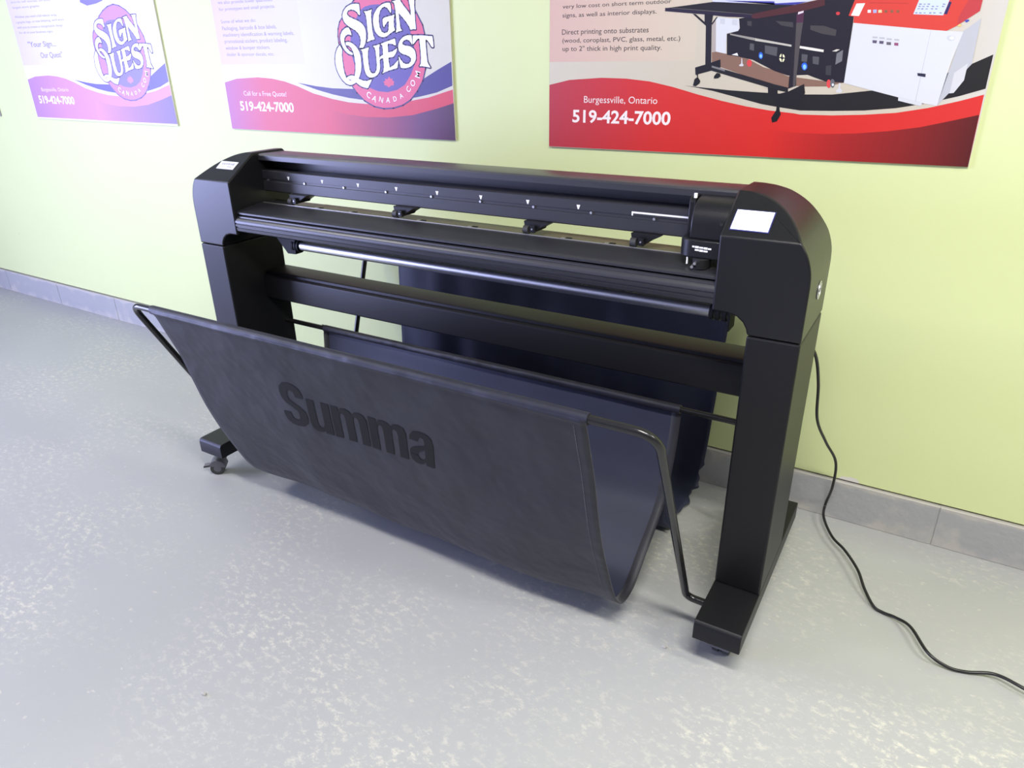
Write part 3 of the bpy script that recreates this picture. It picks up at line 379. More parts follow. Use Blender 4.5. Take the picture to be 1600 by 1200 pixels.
def emblem(t, dx, zl, cols):
    pk, bl, wh, ol = cols
    mats = [ink(ol), ink(pk), ink(bl), ink(wh)]
    bm = bmesh.new(); sh = lambda L: shift(L, dx, zl)
    flat(bm, sh(LOGO['oval']), 7, 1); outline(bm, sh(LOGO['oval']), .0028, 8, 0)
    flat(bm, sh(LOGO['disc']), 8, 2); flat(bm, sh(LOGO['leaf']), 9, 1)
    for L in LOGO['letters']: outline(bm, sh(L), .0045, 9.5, 0)
    for i, L in enumerate(LOGO['letters']): flat(bm, sh(L), 10+.15*i, 3)
    flat(bm, sh(LOGO['slit']), 13, 0)
    for L in (LOGO['letters'][1],): outline(bm, sh(L), .0011, 13, 0)
    for ch, cx, cz, h, an in LOGO['arc']:
        V, F = text_verts(ch, .01); xs = [v.x for v in V]; ys = [v.y for v in V]
        mx, my = (min(xs)+max(xs))/2, (.36 if ch != '.' else .05); s = h/.729*.92; ca, sa = math.cos(an), math.sin(an)
        vs = [bm.verts.new((cx+dx+((v.x-mx)*ca-(v.y-my)*sa)*s, -STEP*11, cz-zl+((v.x-mx)*sa+(v.y-my)*ca)*s)) for v in V]
        for f in F: bm.faces.new([vs[i] for i in f]).material_index = 3
    fin(bm); return obj('round_emblem', bm, mats, t, recalc=False)

# poster with the printing machine
t = poster(-.003, 1.276, 1.176, 1.184, None, shift(P3['red'], .003, 0), shift(P3['black'], .003, 0), shift(P3['dark'], .003, 0), [(0, 1.448), (.50, 1.449), (.50, TOP), (0, TOP)], ink((.012, .011, .012)),
    dict(base=ramp_ink('cream_sheet', [(0, (.61, .56, .43)), (.5, (.57, .51, .38)), (.85, (.56, .50, .38)), (1, (.60, .57, .50))], 0, 1.276),
         panel=ramp_ink('peach_panel', [(0, (.64, .43, .34)), (.6, (.64, .51, .38)), (1, (.60, .54, .40))], 0, .55),
         red=ramp_ink('red_band', [(0, (.44, .035, .05)), (.3, (.62, .028, .022)), (.6, (.64, .024, .018)), (1, (.62, .03, .025))], 0, 1.276),
         dark=ramp_ink('deep_red_band', [(0, (.64, .024, .018)), (.4, (.36, .016, .016)), (1, (.09, .009, .010))], .742, 1.276)),
    'cream and red poster picturing a large red and white printing machine')
bm = bmesh.new(); cols = []; 
for i, (c, pts) in enumerate(PIC):
    if c not in cols: cols.append(c)
    flat(bm, [(a+.003, min(b-1.176, TOP-1.18)) for a, b in pts], 5+.12*i, cols.index(c))
fin(bm); obj('printed_picture', bm, [ink(c) for c in cols], t, recalc=False)
lettering(t, -.003, 1.176, T3[:2], (.06, .05, .05)); lettering(t, -.003, 1.176, T3[2:], (.06, .05, .05))
lettering(t, -.003, 1.176, T3w[:1], (.85, .72, .66)); lettering(t, -.003, 1.176, T3w[1:], (.90, .80, .74), bold=.025, name='phone_number')
# poster with the round emblem, in the middle
CX2 = -1.672
def second(x0, w_, zl, zr, dz, mats, navy, label):
    return poster(x0, w_, zl, zr, None, shift(P2['red'], 0, dz), shift(P2['navy'], 0, dz), shift(P2['dark'], 0, dz), [(0, 1.4475-dz), (.52, 1.4485-dz), (.52, TOP), (0, TOP)], navy, mats, label)
m2 = dict(base=ramp_ink('grey_sheet', [(0, (.70, .675, .55)), (.5, (.66, .635, .51)), (1, (.60, .575, .46))], 0, 1.266),
          panel=ramp_ink('pink_panel', [(0, (.62, .49, .50)), (.5, (.63, .57, .52)), (1, (.66, .63, .55))], 0, .6),
          red=ramp_ink('rose_band', [(0, (.40, .10, .27)), (.2, (.58, .06, .10)), (.55, (.60, .05, .075)), (1, (.60, .055, .085))], 0, 1.266),
          dark=ramp_ink('plum_band', [(0, (.60, .05, .075)), (.4, (.32, .035, .085)), (.75, (.12, .032, .11)), (1, (.07, .02, .06))], .62, 1.266))
t = second(-1.672, 1.266, 1.1765, 1.179, 0, m2, ink((.05, .035, .19)), 'rose poster with full white emblem lettering, between the glare-paled poster and the machine poster')
emblem(t, 0, 1.1765, ((.66, .10, .19), (.10, .07, .30), (.84, .84, .84), (.045, .03, .14)))
lettering(t, -1.672, 1.1765, T2[:2], (.34, .29, .42)); lettering(t, -1.672, 1.1765, T2[2:], (.34, .29, .42)); lettering(t, -1.672, 1.1765, T2w[:1], (.85, .74, .80)); lettering(t, -1.672, 1.1765, T2w[1:], (.92, .86, .90), bold=.025, name='phone_number')
# farther poster, its inks paled to paint in the window glare
m1 = dict(base=ramp_ink('glare_pale_sheet', [(0, (.78, .75, .72)), (1, (.82, .80, .76))], 0, 1.266),
          panel=ramp_ink('glare_lilac_panel', [(0, (.66, .58, .62)), (.6, (.75, .71, .70)), (1, (.79, .77, .73))], 0, .6),
          red=ramp_ink('glare_lilac_band', [(0, (.44, .23, .46)), (.25, (.60, .27, .46)), (.6, (.66, .29, .45)), (1, (.68, .28, .42))], 0, 1.266),
          dark=ramp_ink('glare_violet_band', [(0, (.66, .29, .45)), (.5, (.40, .21, .44)), (1, (.20, .15, .36))], .62, 1.266))
t = second(-3.336, 1.266, 1.1735, 1.174, -.004, m1, ink((.14, .12, .42)), 'emblem poster with glare painted into its pale lilac inks, farthest left of the whole ones')
emblem(t, -.001, 1.1725, ((.54, .24, .46), (.24, .20, .52), (.86, .86, .88), (.20, .15, .40)))  # emblem and lettering inks carry the same painted glare
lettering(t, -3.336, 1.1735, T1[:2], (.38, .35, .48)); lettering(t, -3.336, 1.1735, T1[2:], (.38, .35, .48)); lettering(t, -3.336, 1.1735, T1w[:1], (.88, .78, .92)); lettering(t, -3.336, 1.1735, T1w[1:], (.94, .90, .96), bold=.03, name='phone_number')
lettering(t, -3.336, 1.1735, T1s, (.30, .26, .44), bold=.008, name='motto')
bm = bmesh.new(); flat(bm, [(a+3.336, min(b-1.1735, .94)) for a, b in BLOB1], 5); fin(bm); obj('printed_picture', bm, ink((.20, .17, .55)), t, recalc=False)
# edge of one more poster at the left
t = empty('poster', (-5.02, 0, 1.174)); tag(t, 'poster of which only a grey sliver shows at the photo\'s left edge', 'poster', 'shop posters along the wall')
bm = bmesh.new(); box(bm, (0, 0, 0), (1.268, .0078, .94)); obj('sign_board', bm, ink((.42, .41, .45)), t)

# ------------------------------------------------------------------ the cutter
root = empty('vinyl_cutter', (0, -.7202, 0), .0057)
tag(root, 'wide black floor-standing vinyl cutter with fabric catch baskets, against the lime wall', 'vinyl cutter')
A1, A2 = .9117, 1.0327
VL = .268; ZJ = .873
# end covers
def cover(s):
    out = [(.825, .922), (.862, .922), (.884, .916), (.899, .904), (.908, .889), (.912, .875), (A2, .875), (A2, 1.005), (1.0295, 1.04), (1.0165, 1.078), (.992, 1.113), (.962, 1.142), (.927, 1.163), (.892, 1.1755), (.858, 1.181), (.825, 1.182)]
    cv = [(p.x, p.y) for p in catmull([(a, b, 0) for a, b in out[7:]], 3)]; out = out[:7]+cv
    bm = bmesh.new(); prism(bm, [(s*a, b) for a, b in out], 'v', 0, VL)
    n = Vector((0, -.678, 1)).normalized()
    bmesh.ops.recalc_face_normals(bm, faces=bm.faces)
    def cut(co, no):
        r = bmesh.ops.bisect_plane(bm, geom=bm.verts[:]+bm.edges[:]+bm.faces[:], plane_co=co, plane_no=no, clear_outer=True)
        e = [g for g in r['geom_cut'] if isinstance(g, bmesh.types.BMEdge)]
        bmesh.ops.edgeloop_fill(bm, edges=e)
    cut((0, 0, 1.100), n)
    cut((0, .255, 1.182), Vector((0, 1, 1)).normalized())
    bmesh.ops.dissolve_degenerate(bm, dist=1e-5, edges=bm.edges)
    o = obj('end_cover', bm, BLACKP, root, smooth=28, bevel=.0045, seg=3, clamp=False)
    wn = o.modifiers.new('normals', 'WEIGHTED_NORMAL'); wn.keep_sharp = True; wn.weight = 80
    return o
cr = cover(1); cl = cover(-1)
def on_panel(u, v, k=.0012):   # point on the sloping panel, k in front of it
    n = Vector((0, -.678, 1)).normalized(); return Vector((u, v, 1.10+.678*v))+n*k
def panel_quad(name, c, mats, parent, k=.0015, th=.0012):
    bm = bmesh.new(); A = [bm.verts.new(on_panel(u, v, k)) for u, v in c]; B = [bm.verts.new(on_panel(u, v, k-th)) for u, v in c]
    bm.faces.new(A)
    for i in range(4): bm.faces.new((A[i], B[i], B[(i+1) % 4], A[(i+1) % 4]))
    return obj(name, bm, mats, parent)
panel_quad('display_bezel', [(.8405, .0165), (.9275, .0165), (.9275, .0700), (.8405, .0700)], SCREENB, cr, .0014)['label'] = 'thin blue rim of the display'
panel_quad('display', [(.8425, .0185), (.925, .0185), (.925, .068), (.8425, .068)], SCREEN, cr, .0022)['label'] = 'bright white display'
st = panel_quad('sticker', [(-.935, .0475), (-.851, .0475), (-.851, .0775), (-.936, .0775)], PAPER, cl, .0018); st['label'] = 'small white sticker'
bm = bmesh.new()
def mark(u0, u1, v0, v1): bm.faces.new([bm.verts.new(on_panel(u, v, .0024)) for u, v in ((u0, v0), (u1, v0), (u1, v1), (u0, v1))])
x = -.922
for wd in (.008, .010, .009, .012, .008, .009): mark(x, x+wd*.8, .0640, .0700); x += wd+.001
mark(-.888, -.866, .0545, .0575); mark(-.866, -.862, .062, .072)
obj('sticker_print', bm, GREYP, cl)
# round badge on the outer side of the right cover
bm = bmesh.new(); bu = A2+.0015; bc = Vector((bu, .140, .964))
ring = [bc+Vector((0, math.cos(a)*.021, math.sin(a)*.021)) for a in [2*PI*i/28 for i in range(29)]]
tube(bm, ring, .0015, 8); sw = catmull([bc+Vector((0, a, b)) for a, b in ((.014, .012), (.004, .013), (-.004, .007), (.0, .0), (.005, -.006), (-.003, -.013), (-.014, -.012))], 5)
tube(bm, sw, .0019, 8)
obj('badge', bm, STEEL, cr, smooth=40)['label'] = 'round silver badge with a curved stroke'
bm = bmesh.new(); cyl(bm, (A2-.002, .140, .964), (bu-.0006, .140, .964), .020, 24); obj('badge_plate', bm, BLACKP, cr)
# legs, feet, casters
def caster(parent, u, v, ang):
    bm = bmesh.new()
    cyl(bm, (u, v, .062), (u, v, .099), .011, 14, 2)
    d = Vector((math.cos(ang), math.sin(ang), 0)); q = Vector((-d.y, d.x, 0)); c = Vector((u, v, 0))+d*.026; c.z = .027
    for s in (-1, 1):
        a = c+q*(s*.006); b = c+q*(s*.022)
        cyl(bm, a, b, .027, 26, 0); cyl(bm, b, b+q*(s*.0015), .014, 18, 2)
    # hood over the wheels
    P = []
    for s in (-.024, .024):
        P.append([c+q*s+d*(math.cos(t)*.032)+Vector((0, 0, math.sin(t)*.036)) for t in [PI*.12+PI*.86*i/10 for i in range(11)]])
    grid(bm, P, 2)
    for row in P: 
        bm.faces.new([bm.verts.new(p) for p in row]).material_index = 2
    # brake lever
    prism_pts = [c+d*.026+Vector((0, 0, .012)), c+d*.052+Vector((0, 0, .010)), c+d*.055+Vector((0, 0, .002)), c+d*.030+Vector((0, 0, .004))]
    A = [bm.verts.new(p+q*.011) for p in prism_pts]; B = [bm.verts.new(p-q*.011) for p in prism_pts]
    bm.faces.new(A); bm.faces.new(B[::-1])
    for i in range(4): bm.faces.new((A[i], A[(i+1) % 4], B[(i+1) % 4], B[i])).material_index = 2
    return obj('caster', bm, [RUBBER, STEEL, HOOD], parent, smooth=40)
for s in (1, -1):
    bm = bmesh.new()
    a, b = sorted((s*A1, s*A2)); box(bm, (a, 0, .154), (b, VL-.002, ZJ)); obj('leg', bm, BLACK, root, bevel=.005, seg=2)
    bm = bmesh.new()
    prof = [(-.177, .098), (-.177, .142), (-.174, .149), (-.168, .1535), (-.160, .154), (.503, .154), (.503, .098)]
    prism(bm, prof, 'u', a, b); f = obj('foot', bm, BLACK, root, smooth=30, bevel=.0015, seg=2)
    if s == 1: caster(f, .972, -.105, PI*.5); caster(f, .972, .44, PI*.5)
    else: caster(f, -.972, -.128, PI*1.22); caster(f, -.972, .44, PI*.6)
bm = bmesh.new()
for v, z in ((-.080, .1545), (-.070, .1545)): cyl(bm, (.935, v, .152), (.935, v, z+.001), .003, 10)
# small white scratches are wear on the foot's top
bm.free()
# cross beam
bm = bmesh.new()
prism(bm, [(.262, .745), (.176, .745), (.170, .742), (.168, .734), (.160, .733), (.155, .729), (.153, .722), (.153, .648), (.157, .643), (.165, .641), (.262, .605)], 'u', -A1, A1)
obj('cross_beam', bm, BLACK, root, smooth=30)
# head
bm = bmesh.new()
prism(bm, [(.139, 1.156), (.139, 1.171), (.142, 1.1755), (.148, 1.177), (.246, 1.175), (.258, 1.171), (.262, 1.165), (.262, 1.115), (.205, 1.115), (.205, 1.156)], 'u', -.826, .826)
obj('top_beam', bm, EXTR, root, smooth=30)
bm = bmesh.new()
prism(bm, [(.150, 1.050), (.147, 1.053), (.147, 1.0835), (.150, 1.0845), (.150, 1.0925), (.147, 1.0935), (.147, 1.1185), (.1505, 1.1215), (.205, 1.1215), (.258, 1.112), (.258, 1.050)], 'u', -.826, .826)
for k in range(9):   # white position arrows printed on the rail
    u = -.698+.1568*k
    if k < 8:
        vs = [bm.verts.new((x_, .1466, z_)) for x_, z_ in ((u-.0056, 1.1065), (u-.0016, 1.0950), (u+.0016, 1.0950), (u+.0056, 1.1065))]
        bm.faces.new(vs).material_index = 1
for q in (((.553, 1.0985), (.704, 1.0985), (.704, 1.1030), (.553, 1.1030)), ((.553, 1.0925), (.557, 1.0925), (.557, 1.0985), (.553, 1.0985))):
    bm.faces.new([bm.verts.new((a, .1466, b)) for a, b in q]).material_index = 1
rail = obj('guide_rail', bm, [EXTR, WHITEP], root, smooth=30)
for k in range(9):
    u = -.802+.1771*k
    bm = bmesh.new(); cyl(bm, (u, .151, 1.0885), (u, .1455, 1.0885), .0036, 12); obj('screw', bm, STEEL, rail, smooth=40)
# platen with its strip and drum slots
bm = bmesh.new()
prism(bm, [(.207, 1.011), (.1295, 1.0145), (.124, 1.0145), (.105, 1.0135), (.085, 1.0105), (.065, 1.0085), (.045, 1.007), (.024, 1.003), (.016, 1.0005), (.0135, .9985), (.0135, .993), (.03, .990), (.207, .990)], 'u', -.826, .826)
pl = obj('platen', bm, EXTR, root, smooth=30)
bm = bmesh.new(); box(bm, (-.815, .124, 1.0140), (.80, .1278, 1.0162)); obj('metal_strip', bm, SILVER, pl)['label'] = 'narrow silver strip along the platen'
bm = bmesh.new(); prism(bm, [(.1285, 1.0146), (.2065, 1.0118), (.2065, 1.0110), (.1285, 1.0135)], 'u', -.60, .815); obj('drum_strip', bm, TAN, pl)['label'] = 'dark feed strip with the wall reflection painted in tan'
for u in (-.56, -.41, -.13, .06, .37, .50):
    bm = bmesh.new(); box(bm, (u-.014, .131, 1.0138), (u-.002, .139, 1.0165)); box(bm, (u-.002, .131, 1.0138), (u+.014, .145, 1.0158), 1); obj('feed_drum', bm, [SILVER, MATTE], pl)
bm = bmesh.new()
prism(bm, [(.19, .988), (.024, .988), (.017, .9875), (.0135, .985), (.0125, .9815), (.0095, .981), (.006, .978), (.002, .972), (.001, .966), (.0035, .9645), (.0035, .962), (.0008, .9605), (.0012, .9535), (.0045, .952), (.0045, .9495), (.002, .948), (.0035, .938), (.010, .9335), (.025, .932), (.19, .932)], 'u', -.826, .826)
obj('front_rail', bm, EXTR, root, smooth=28)
# pinch rollers hanging from the rail
for u in (-.665, -.208, .262, .583):
    bm = bmesh.new()
    prism(bm, [(u-.022, 1.052), (u+.062, 1.052), (u+.040, 1.040), (u+.022, 1.030), (u+.018, 1.024), (u-.002, 1.022), (u-.004, 1.036), (u-.020, 1.040)], 'v', .128, .185)
    box(bm, (u+.002, .118, 1.0225), (u+.018, .130, 1.0425))
    pr = obj('pinch_roller', bm, BLACKP, root, bevel=.0012, seg=1)
    bm = bmesh.new(); cyl(bm, (u-.020, .128, 1.0285), (u-.004, .128, 1.0285), .0118, 22); obj('rubber_wheel', bm, RUBBER, pr, smooth=40)
    bm = bmesh.new(); cyl(bm, (u+.010, .1175, 1.033), (u+.010, .1160, 1.033), .0024, 10); obj('axle_pin', bm, STEEL, pr, smooth=40)
# tool carriage at the right end
bm = bmesh.new()
def arc(cx, cy, r, a0, a1, n=8): return [(cx+r*math.cos(a0+(a1-a0)*i/n), cy+r*math.sin(a0+(a1-a0)*i/n)) for i in range(n+1)]
prism(bm, [(.719, .100)]+[(.719, 1.148) and (.719, .146), (.840, .146), (.840, .100)], 'z', 1.045, 1.150)
cg = obj('tool_carriage', bm, BLACKP, root, bevel=.006, seg=3)
bm = bmesh.new()
prism(bm, [(.146, 1.163), (.105, 1.161), (.085, 1.154), (.070, 1.142), (.060, 1.126), (.056, 1.105), (.054, 1.072), (.146, 1.072)], 'u', .738, .846)
obj('motor_cover', bm, BLACKP, cg, smooth=32, bevel=.004, seg=2)
bm = bmesh.new()
prism(bm, [(.845, .140), (.716, .140)]+arc(.749, .075, .033, PI, PI*1.5, 8)+[(.845, .042)], 'z', 1.030, 1.0735)
obj('carriage_base', bm, BLACKP, cg, smooth=35, bevel=.003, seg=2)
bm = bmesh.new()
prism(bm, [(.095, 1.07), (.095, 1.150)]+[(.100, 1.158), (.110, 1.163), (.140, 1.163), (.140, 1.07)], 'u', .719, .733)
obj('side_bracket', bm, BLACKP, cg, smooth=32, bevel=.002)
bm = bmesh.new(); cyl(bm, (.7355, .088, 1.100), (.7355, .088, 1.166), .0022, 10, 1); cyl(bm, (.7355, .088, 1.162), (.7355, .088, 1.1725), .0040, 14); obj('adjusting_knob', bm, [WHITEP, MATTE], cg, smooth=40)['label'] = 'small white knob'
bm = bmesh.new(); cyl(bm, (.775, .052, 1.006), (.775, .052, 1.031), .0215, 28); obj('tool_holder', bm, MATTE, cg, smooth=40, bevel=.0015)
bm = bmesh.new()
for u, z in ((.7605, 1.0135), (.7665, 1.0225)): cyl(bm, (u, .036, z), (u, .024, z-.001), .0036, 12)
obj('holder_pin', bm, STEEL, cg, smooth=40)
bm = bmesh.new(); box(bm, (.7395, .045, 1.013), (.7425, .050, 1.031)); obj('white_clip', bm, WHITEP, cg)
bm = bmesh.new(); cyl(bm, (.812, .0562, 1.112), (.812, .0555, 1.1122), .0042, 14); obj('access_hole', bm, MATTE, cg)
bm = bmesh.new()   # two lines of tiny white print on the shelf's front
for zr_, seq in ((1.0575, ((.752, .758), (.759, .768), (.769, .779), (.780, .789), (.790, .798))), (1.0500, ((.759, .769), (.770, .779), (.780, .790)))):
    for i, (a, b) in enumerate(seq):
        h = .0052 if i % 2 else .0040
        bm.faces.new([bm.verts.new(p) for p in ((a, .0415, zr_-h/2-.0012*i*.4), (b, .0415, zr_-h/2-.0012*i*.4), (b, .0415, zr_+h/2-.0012*i*.4), (a, .0415, zr_+h/2-.0012*i*.4))])
obj('caution_print', bm, WHITEP, cg)
# media roll bar below the platen
bm = bmesh.new(); cyl(bm, (-.63, .100, .8870), (.80, .100, .8870), .0162, 32); rod = obj('media_bar', bm, STEEL, root, smooth=40)
for s, u0, u1 in ((-1, -.660, -.624), (1, .797, .846)):
    bm = bmesh.new(); n = 3
    cyl(bm, (u0, .1, .8865), (u1, .1, .8865), .0165, 22, 1)
    for k in range(n):
        a = u0+(u1-u0)*k/n; cyl(bm, (a, .1, .8865), (a+(u1-u0)/n*.6, .1, .8865), .0215, 24)
    a, b = ((-.690, -.655) if s < 0 else (.842, .850))
    if s < 0: prism(bm, [(-.735, .934), (-.640, .934), (-.646, .858), (-.684, .857), (-.727, .905)], 'v', .085, .118)
    else: box(bm, (.8455, .08, .846), (.8505, .13, .934))
    obj('bar_bearing', bm, [MATTE, RUBBER], rod, smooth=40)
# catch basket: front frame, rear frame, support rod
def frame(v_top, z_top, v_bot, inner):
    p = [(s*uu, v, z) for s, uu, v, z in ((1, .914, v_bot-.002, .130), (1, .857, v_bot, .130), (1, .857, v_top, z_top), (-1, .857, v_top, z_top), (-1, .857, v_bot, .130), (-1, .914, v_bot-.002, .130))]
    bm = bmesh.new(); tube(bm, fillet(p, [.028, .055, .055, .028], 10), .0103, 16); return obj('basket_frame', bm, TUBE, root, smooth=40)
frame(-.410, .790, -.069, 1)
frame(.688, .785, .464, -1)
bm = bmesh.new(); cyl(bm, (-.915, .230, .529), (.915, .230, .529), .0092, 18); obj('support_rod', bm, TUBE, root, smooth=40)
def cloth(name, prof, uL, uR, sag, wr, seed, nu=90, dens=7):
    rnd = random.Random(seed); ph = [rnd.uniform(0, 6.28) for _ in range(12)]
    P = catmull([(0, v, z) for v, z in prof], dens); n = len(P); rows = []
    for i in range(nu+1):
        s = i/nu; row = []
        for j, p in enumerate(P):
            t = j/(n-1); u = uL(t)+(uR(t)-uL(t))*s
            env = math.sin(PI*min(1, max(0, t)))
            d = P[min(j+1, n-1)]-P[max(j-1, 0)]; nr = Vector((0, -d.z, d.y)).normalized()
            wv = sum(math.sin(u*f+t*g+ph[k])*a for k, (f, g, a) in enumerate(wr))*env
            q = Vector((u, p.y, p.z))+nr*wv; q.z -= sag*env*env*(1-(2*s-1)**2)
            row.append(q)
        rows.append(row)
    return rows, P
front_prof = [(-.418, .7985), (-.424, .786), (-.416, .772), (-.398, .715), (-.372, .636), (-.348, .545), (-.322, .449), (-.296, .375), (-.272, .315), (-.222, .201), (-.196, .150), (-.165, .108), (-.125, .083), (-.07, .082), (-.02, .108), (.037, .151), (.100, .196), (.152, .242), (.188, .310), (.210, .370), (.228, .440), (.236, .500), (.2405, .5225), (.238, .537), (.230, .5415)]
rows, P = cloth('f', front_prof, lambda t: -.742+.022*min(1, t*6), lambda t: .704, .010, [(5, 3, .0035), (11, -7, .0030), (23, 9, .0012), (4, 13, .0035), (17, 16, .0012)], 3)
bm = bmesh.new(); grid(bm, rows); bmesh.ops.reverse_faces(bm, faces=bm.faces[:])
# sleeves stitched round the tube and the rod
cyl(bm, (-.748, -.410, .790), (.705, -.410, .790), .0132, 18); cyl(bm, (-.706, .230, .529), (.704, .230, .529), .0125, 18)
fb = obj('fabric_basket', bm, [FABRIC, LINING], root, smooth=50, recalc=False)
sm = fb.modifiers.new('cloth', 'SOLIDIFY'); sm.thickness = .0016; sm.offset = 0; sm.material_offset = 1
# bound edge of the cloth
for side in (1, -1):
    bm = bmesh.new(); edge = rows[-1] if side == 1 else rows[0]
    R = []
    for q in (0, -.028*side):
        r = []
        for j, p in enumerate(edge):
            d = edge[min(j+1, len(edge)-1)]-edge[max(j-1, 0)]; nr = Vector((0, d.z, -d.y)).normalized()
            r.append(p-nr*(.0013)+Vector((q+.001*side, 0, 0)))
        R.append(r)
    grid(bm, R); h = obj('edge_binding', bm, HEM, fb, smooth=60, recalc=False); s2 = h.modifiers.new('cloth', 'SOLIDIFY'); s2.thickness = .0006; s2.offset = 0
# big black word printed on the front
def on_front(u, z, k=.0018):
    # follow the cloth's own rows
    s = min(max((u+.72)/(.704+.72), 0), 1)*(len(rows)-1); i = min(int(s), len(rows)-2); f = s-i
    col = [rows[i][j].lerp(rows[i+1][j], f) for j in range(len(P)//2)]
    for a, b in zip(col[7:], col[8:]):
        if a.z >= z >= b.z:
            t = (a.z-z)/(a.z-b.z); p = a.lerp(b, t); d = (b-a); nr = Vector((0, d.z, -d.y)).normalized()
            return Vector((u, p.y, z))+nr*k
    return Vector((u, -.35, z))
bm = bmesh.new()
GL = {
 'S': (.53, [(0,.28),(0,.2),(.04,.07),(.14,0),(.27,-.015),(.42,.02),(.51,.12),(.53,.26),(.50,.40),(.40,.49),(.24,.57),(.185,.63),(.175,.72),(.20,.81),(.26,.84),(.32,.81),(.345,.70),(.51,.70),(.50,.84),(.44,.94),(.34,1.0),(.24,1.01),(.12,.98),(.03,.88),(.005,.74),(.03,.6),(.10,.51),(.22,.44),(.33,.375),(.355,.29),(.345,.19),(.30,.14),(.25,.135),(.20,.16),(.17,.22),(.165,.29)]),
 'u': (.46, [(0,.74),(0,.2),(.03,.06),(.12,0),(.22,0),(.27,.03),(.30,.08),(.30,0),(.46,0),(.46,.74),(.30,.74),(.30,.22),(.27,.14),(.23,.12),(.18,.14),(.16,.22),(.16,.74)]),
 'm': (.71, [(0,0),(0,.74),(.15,.74),(.15,.66),(.2,.73),(.3,.75),(.38,.72),(.42,.66),(.48,.73),(.57,.75),(.67,.71),(.71,.6),(.71,0),(.55,0),(.55,.52),(.53,.60),(.49,.62),(.45,.6),(.435,.52),(.435,0),(.275,0),(.275,.52),(.26,.6),(.22,.62),(.18,.6),(.16,.52),(.16,0)]),
 'a': (.45, [(.45,0),(.45,.5),(.42,.66),(.34,.73),(.22,.75),(.1,.72),(.03,.62),(.02,.52),(.17,.52),(.19,.6),(.23,.63),(.28,.61),(.295,.55),(.295,.48),(.26,.44),(.1,.38),(.02,.3),(.002,.192),(.16,.212),(.18,.28),(.24,.33),(.295,.36),(.295,.2),(.26,.13),(.21,.11),(.17,.14),(.16,.200),(0,.18),(.03,.06),(.1,0),(.18,-.01),(.25,.02),(.295,.08),(.30,0)])}
word = 'Summa'; gap = .035; total = sum(GL[c][0] for c in word)+gap*4
for shape_x, c in [(sum(GL[q][0]+gap for q in word[:i]), c) for i, c in enumerate(word)]:
    tm = bmesh.new(); tm.faces.new([tm.verts.new((shape_x+x_, y_, 0)) for x_, y_ in GL[c][1]]); tm.normal_update()
    bmesh.ops.triangulate(tm, faces=tm.faces[:])
    for _ in range(2):
        bmesh.ops.subdivide_edges(tm, edges=[e for e in tm.edges if e.calc_length() > .2], cuts=1); tm.normal_update(); bmesh.ops.triangulate(tm, faces=[f for f in tm.faces if len(f.verts) > 3])
    mp = {v: bm.verts.new(on_front(-.303+v.co.x/total*.548+.20*(v.co.y-.37)*.160, .488+v.co.y*.160)) for v in tm.verts}
    for f in tm.faces: bm.faces.new([mp[v] for v in f.verts])
    tm.free()
bm.normal_update()
obj('lettering', bm, FABTXT, fb, recalc=False)['label'] = 'large black brand lettering on the cloth'
bm = bmesh.new()      # stitched seam beside the right-hand edge
z = .772
while z > .16:
    q = [on_front(u_, z_, .0016) for u_, z_ in ((.6735, z), (.6735, z-.010), (.6750, z-.010), (.6750, z))]
    bm.faces.new([bm.verts.new(p) for p in q]); z -= .0115
obj('seam_stitching', bm, plain('grey_thread', (.10, .10, .11), .7), fb, recalc=False)
rear_prof = [(.684, .798), (.678, .78), (.672, .70), (.664, .55), (.656, .37), (.648, .20), (.640, .09), (.622, .035), (.585, .013), (.48, .010), (.38, .010), (.335, .016), (.308, .05), (.292, .16), (.280, .30), (.268, .44), (.2585, .515), (.25, .532)]
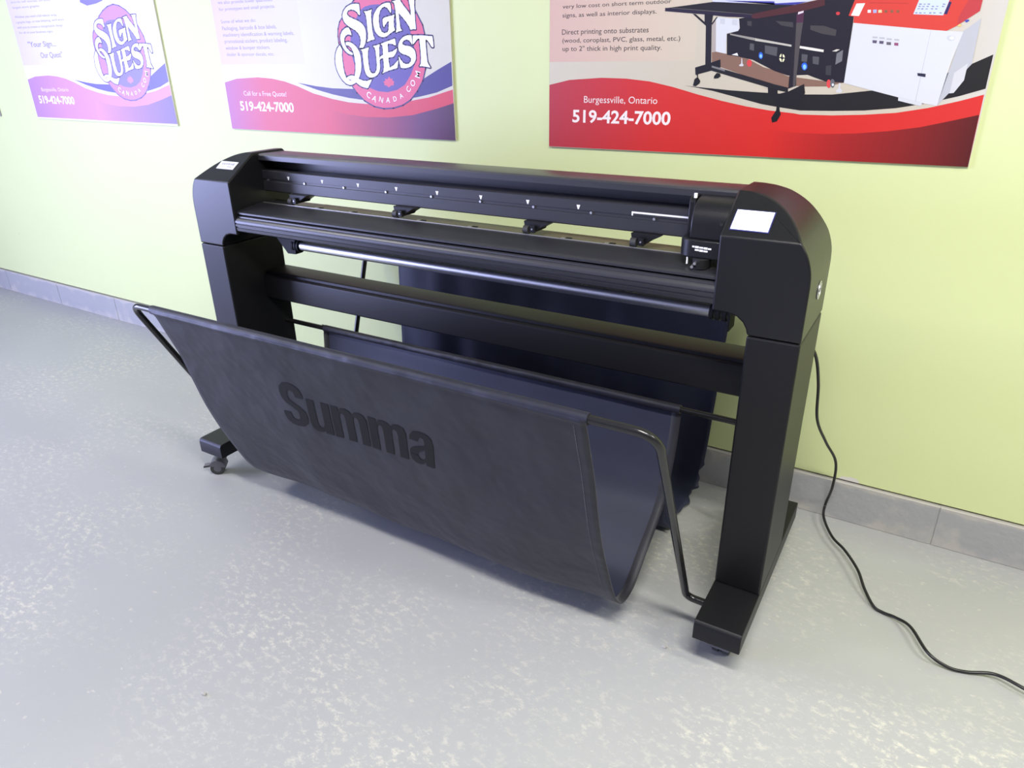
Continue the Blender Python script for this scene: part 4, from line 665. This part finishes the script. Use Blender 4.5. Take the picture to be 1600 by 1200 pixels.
rows2, _ = cloth('r', rear_prof, lambda t: -.690, lambda t: .728-.062*min(1, t*2.2), 0, [(9, 2, .010), (19, -5, .011), (31, 6, .007), (47, -8, .003)], 11)
for r in rows2:
    for p in r: p.z = max(p.z, .006)
for j, p in enumerate(rows2[-1]):
    if p.z < .12: p.x += .007*math.sin(j*.55)+.004*math.sin(j*1.3)
bm = bmesh.new(); grid(bm, rows2); cyl(bm, (-.690, .688, .785), (.728, .688, .785), .0132, 18)
o = obj('rear_fabric_basket', bm, LINING, root, smooth=50, recalc=False); s3 = o.modifiers.new('cloth', 'SOLIDIFY'); s3.thickness = .0016; s3.offset = 0

# ------------------------------------------------------------------ loose things
bm = bmesh.new(); tube(bm, catmull(CORD, 10), .0044, 12)
tag(obj('power_cord', bm, CORDM, smooth=60), 'thin black power cord trailing from behind the cutter across the floor at right', 'power cord')
def crumb(x, y, r, seed, label):
    rnd = random.Random(seed); bm = bmesh.new(); bmesh.ops.create_icosphere(bm, subdivisions=2, radius=r)
    for v in bm.verts: v.co = Vector((v.co.x*1.3, v.co.y, max(v.co.z*.7, -r*.45)))*rnd.uniform(.8, 1.15)
    zmin = min(v.co.z for v in bm.verts)
    for v in bm.verts: v.co.z -= zmin
    tag(obj('concrete_crumb', bm, WOODY, loc=(x, y, 0)), label, 'crumb')
crumb(-.122, -1.61, .006, 1, 'tiny pale concrete crumb on open floor near the photo\'s lower left')
crumb(.835, -.864, .005, 2, 'tiny concrete crumb on the floor beside the cutter\'s right front foot')

# ------------------------------------------------------------------ camera and view
pos, Rm, lens = CAM
cd = bpy.data.cameras.new('camera'); co = bpy.data.objects.new('camera', cd); COL.objects.link(co)
cd.sensor_width = 36; cd.sensor_fit = 'HORIZONTAL'; cd.lens = lens; cd.clip_start = .05
r, u, f = [Vector(a) for a in Rm]
M = Matrix((r, u, -f)).transposed().to_4x4(); M.translation = Vector(pos); co.matrix_world = M
S.camera = co
S.view_settings.view_transform = 'Standard'; S.view_settings.look = 'None'; S.view_settings.gamma = 1; S.view_settings.use_curve_mapping = False
S.view_settings.exposure = EXPOSURE
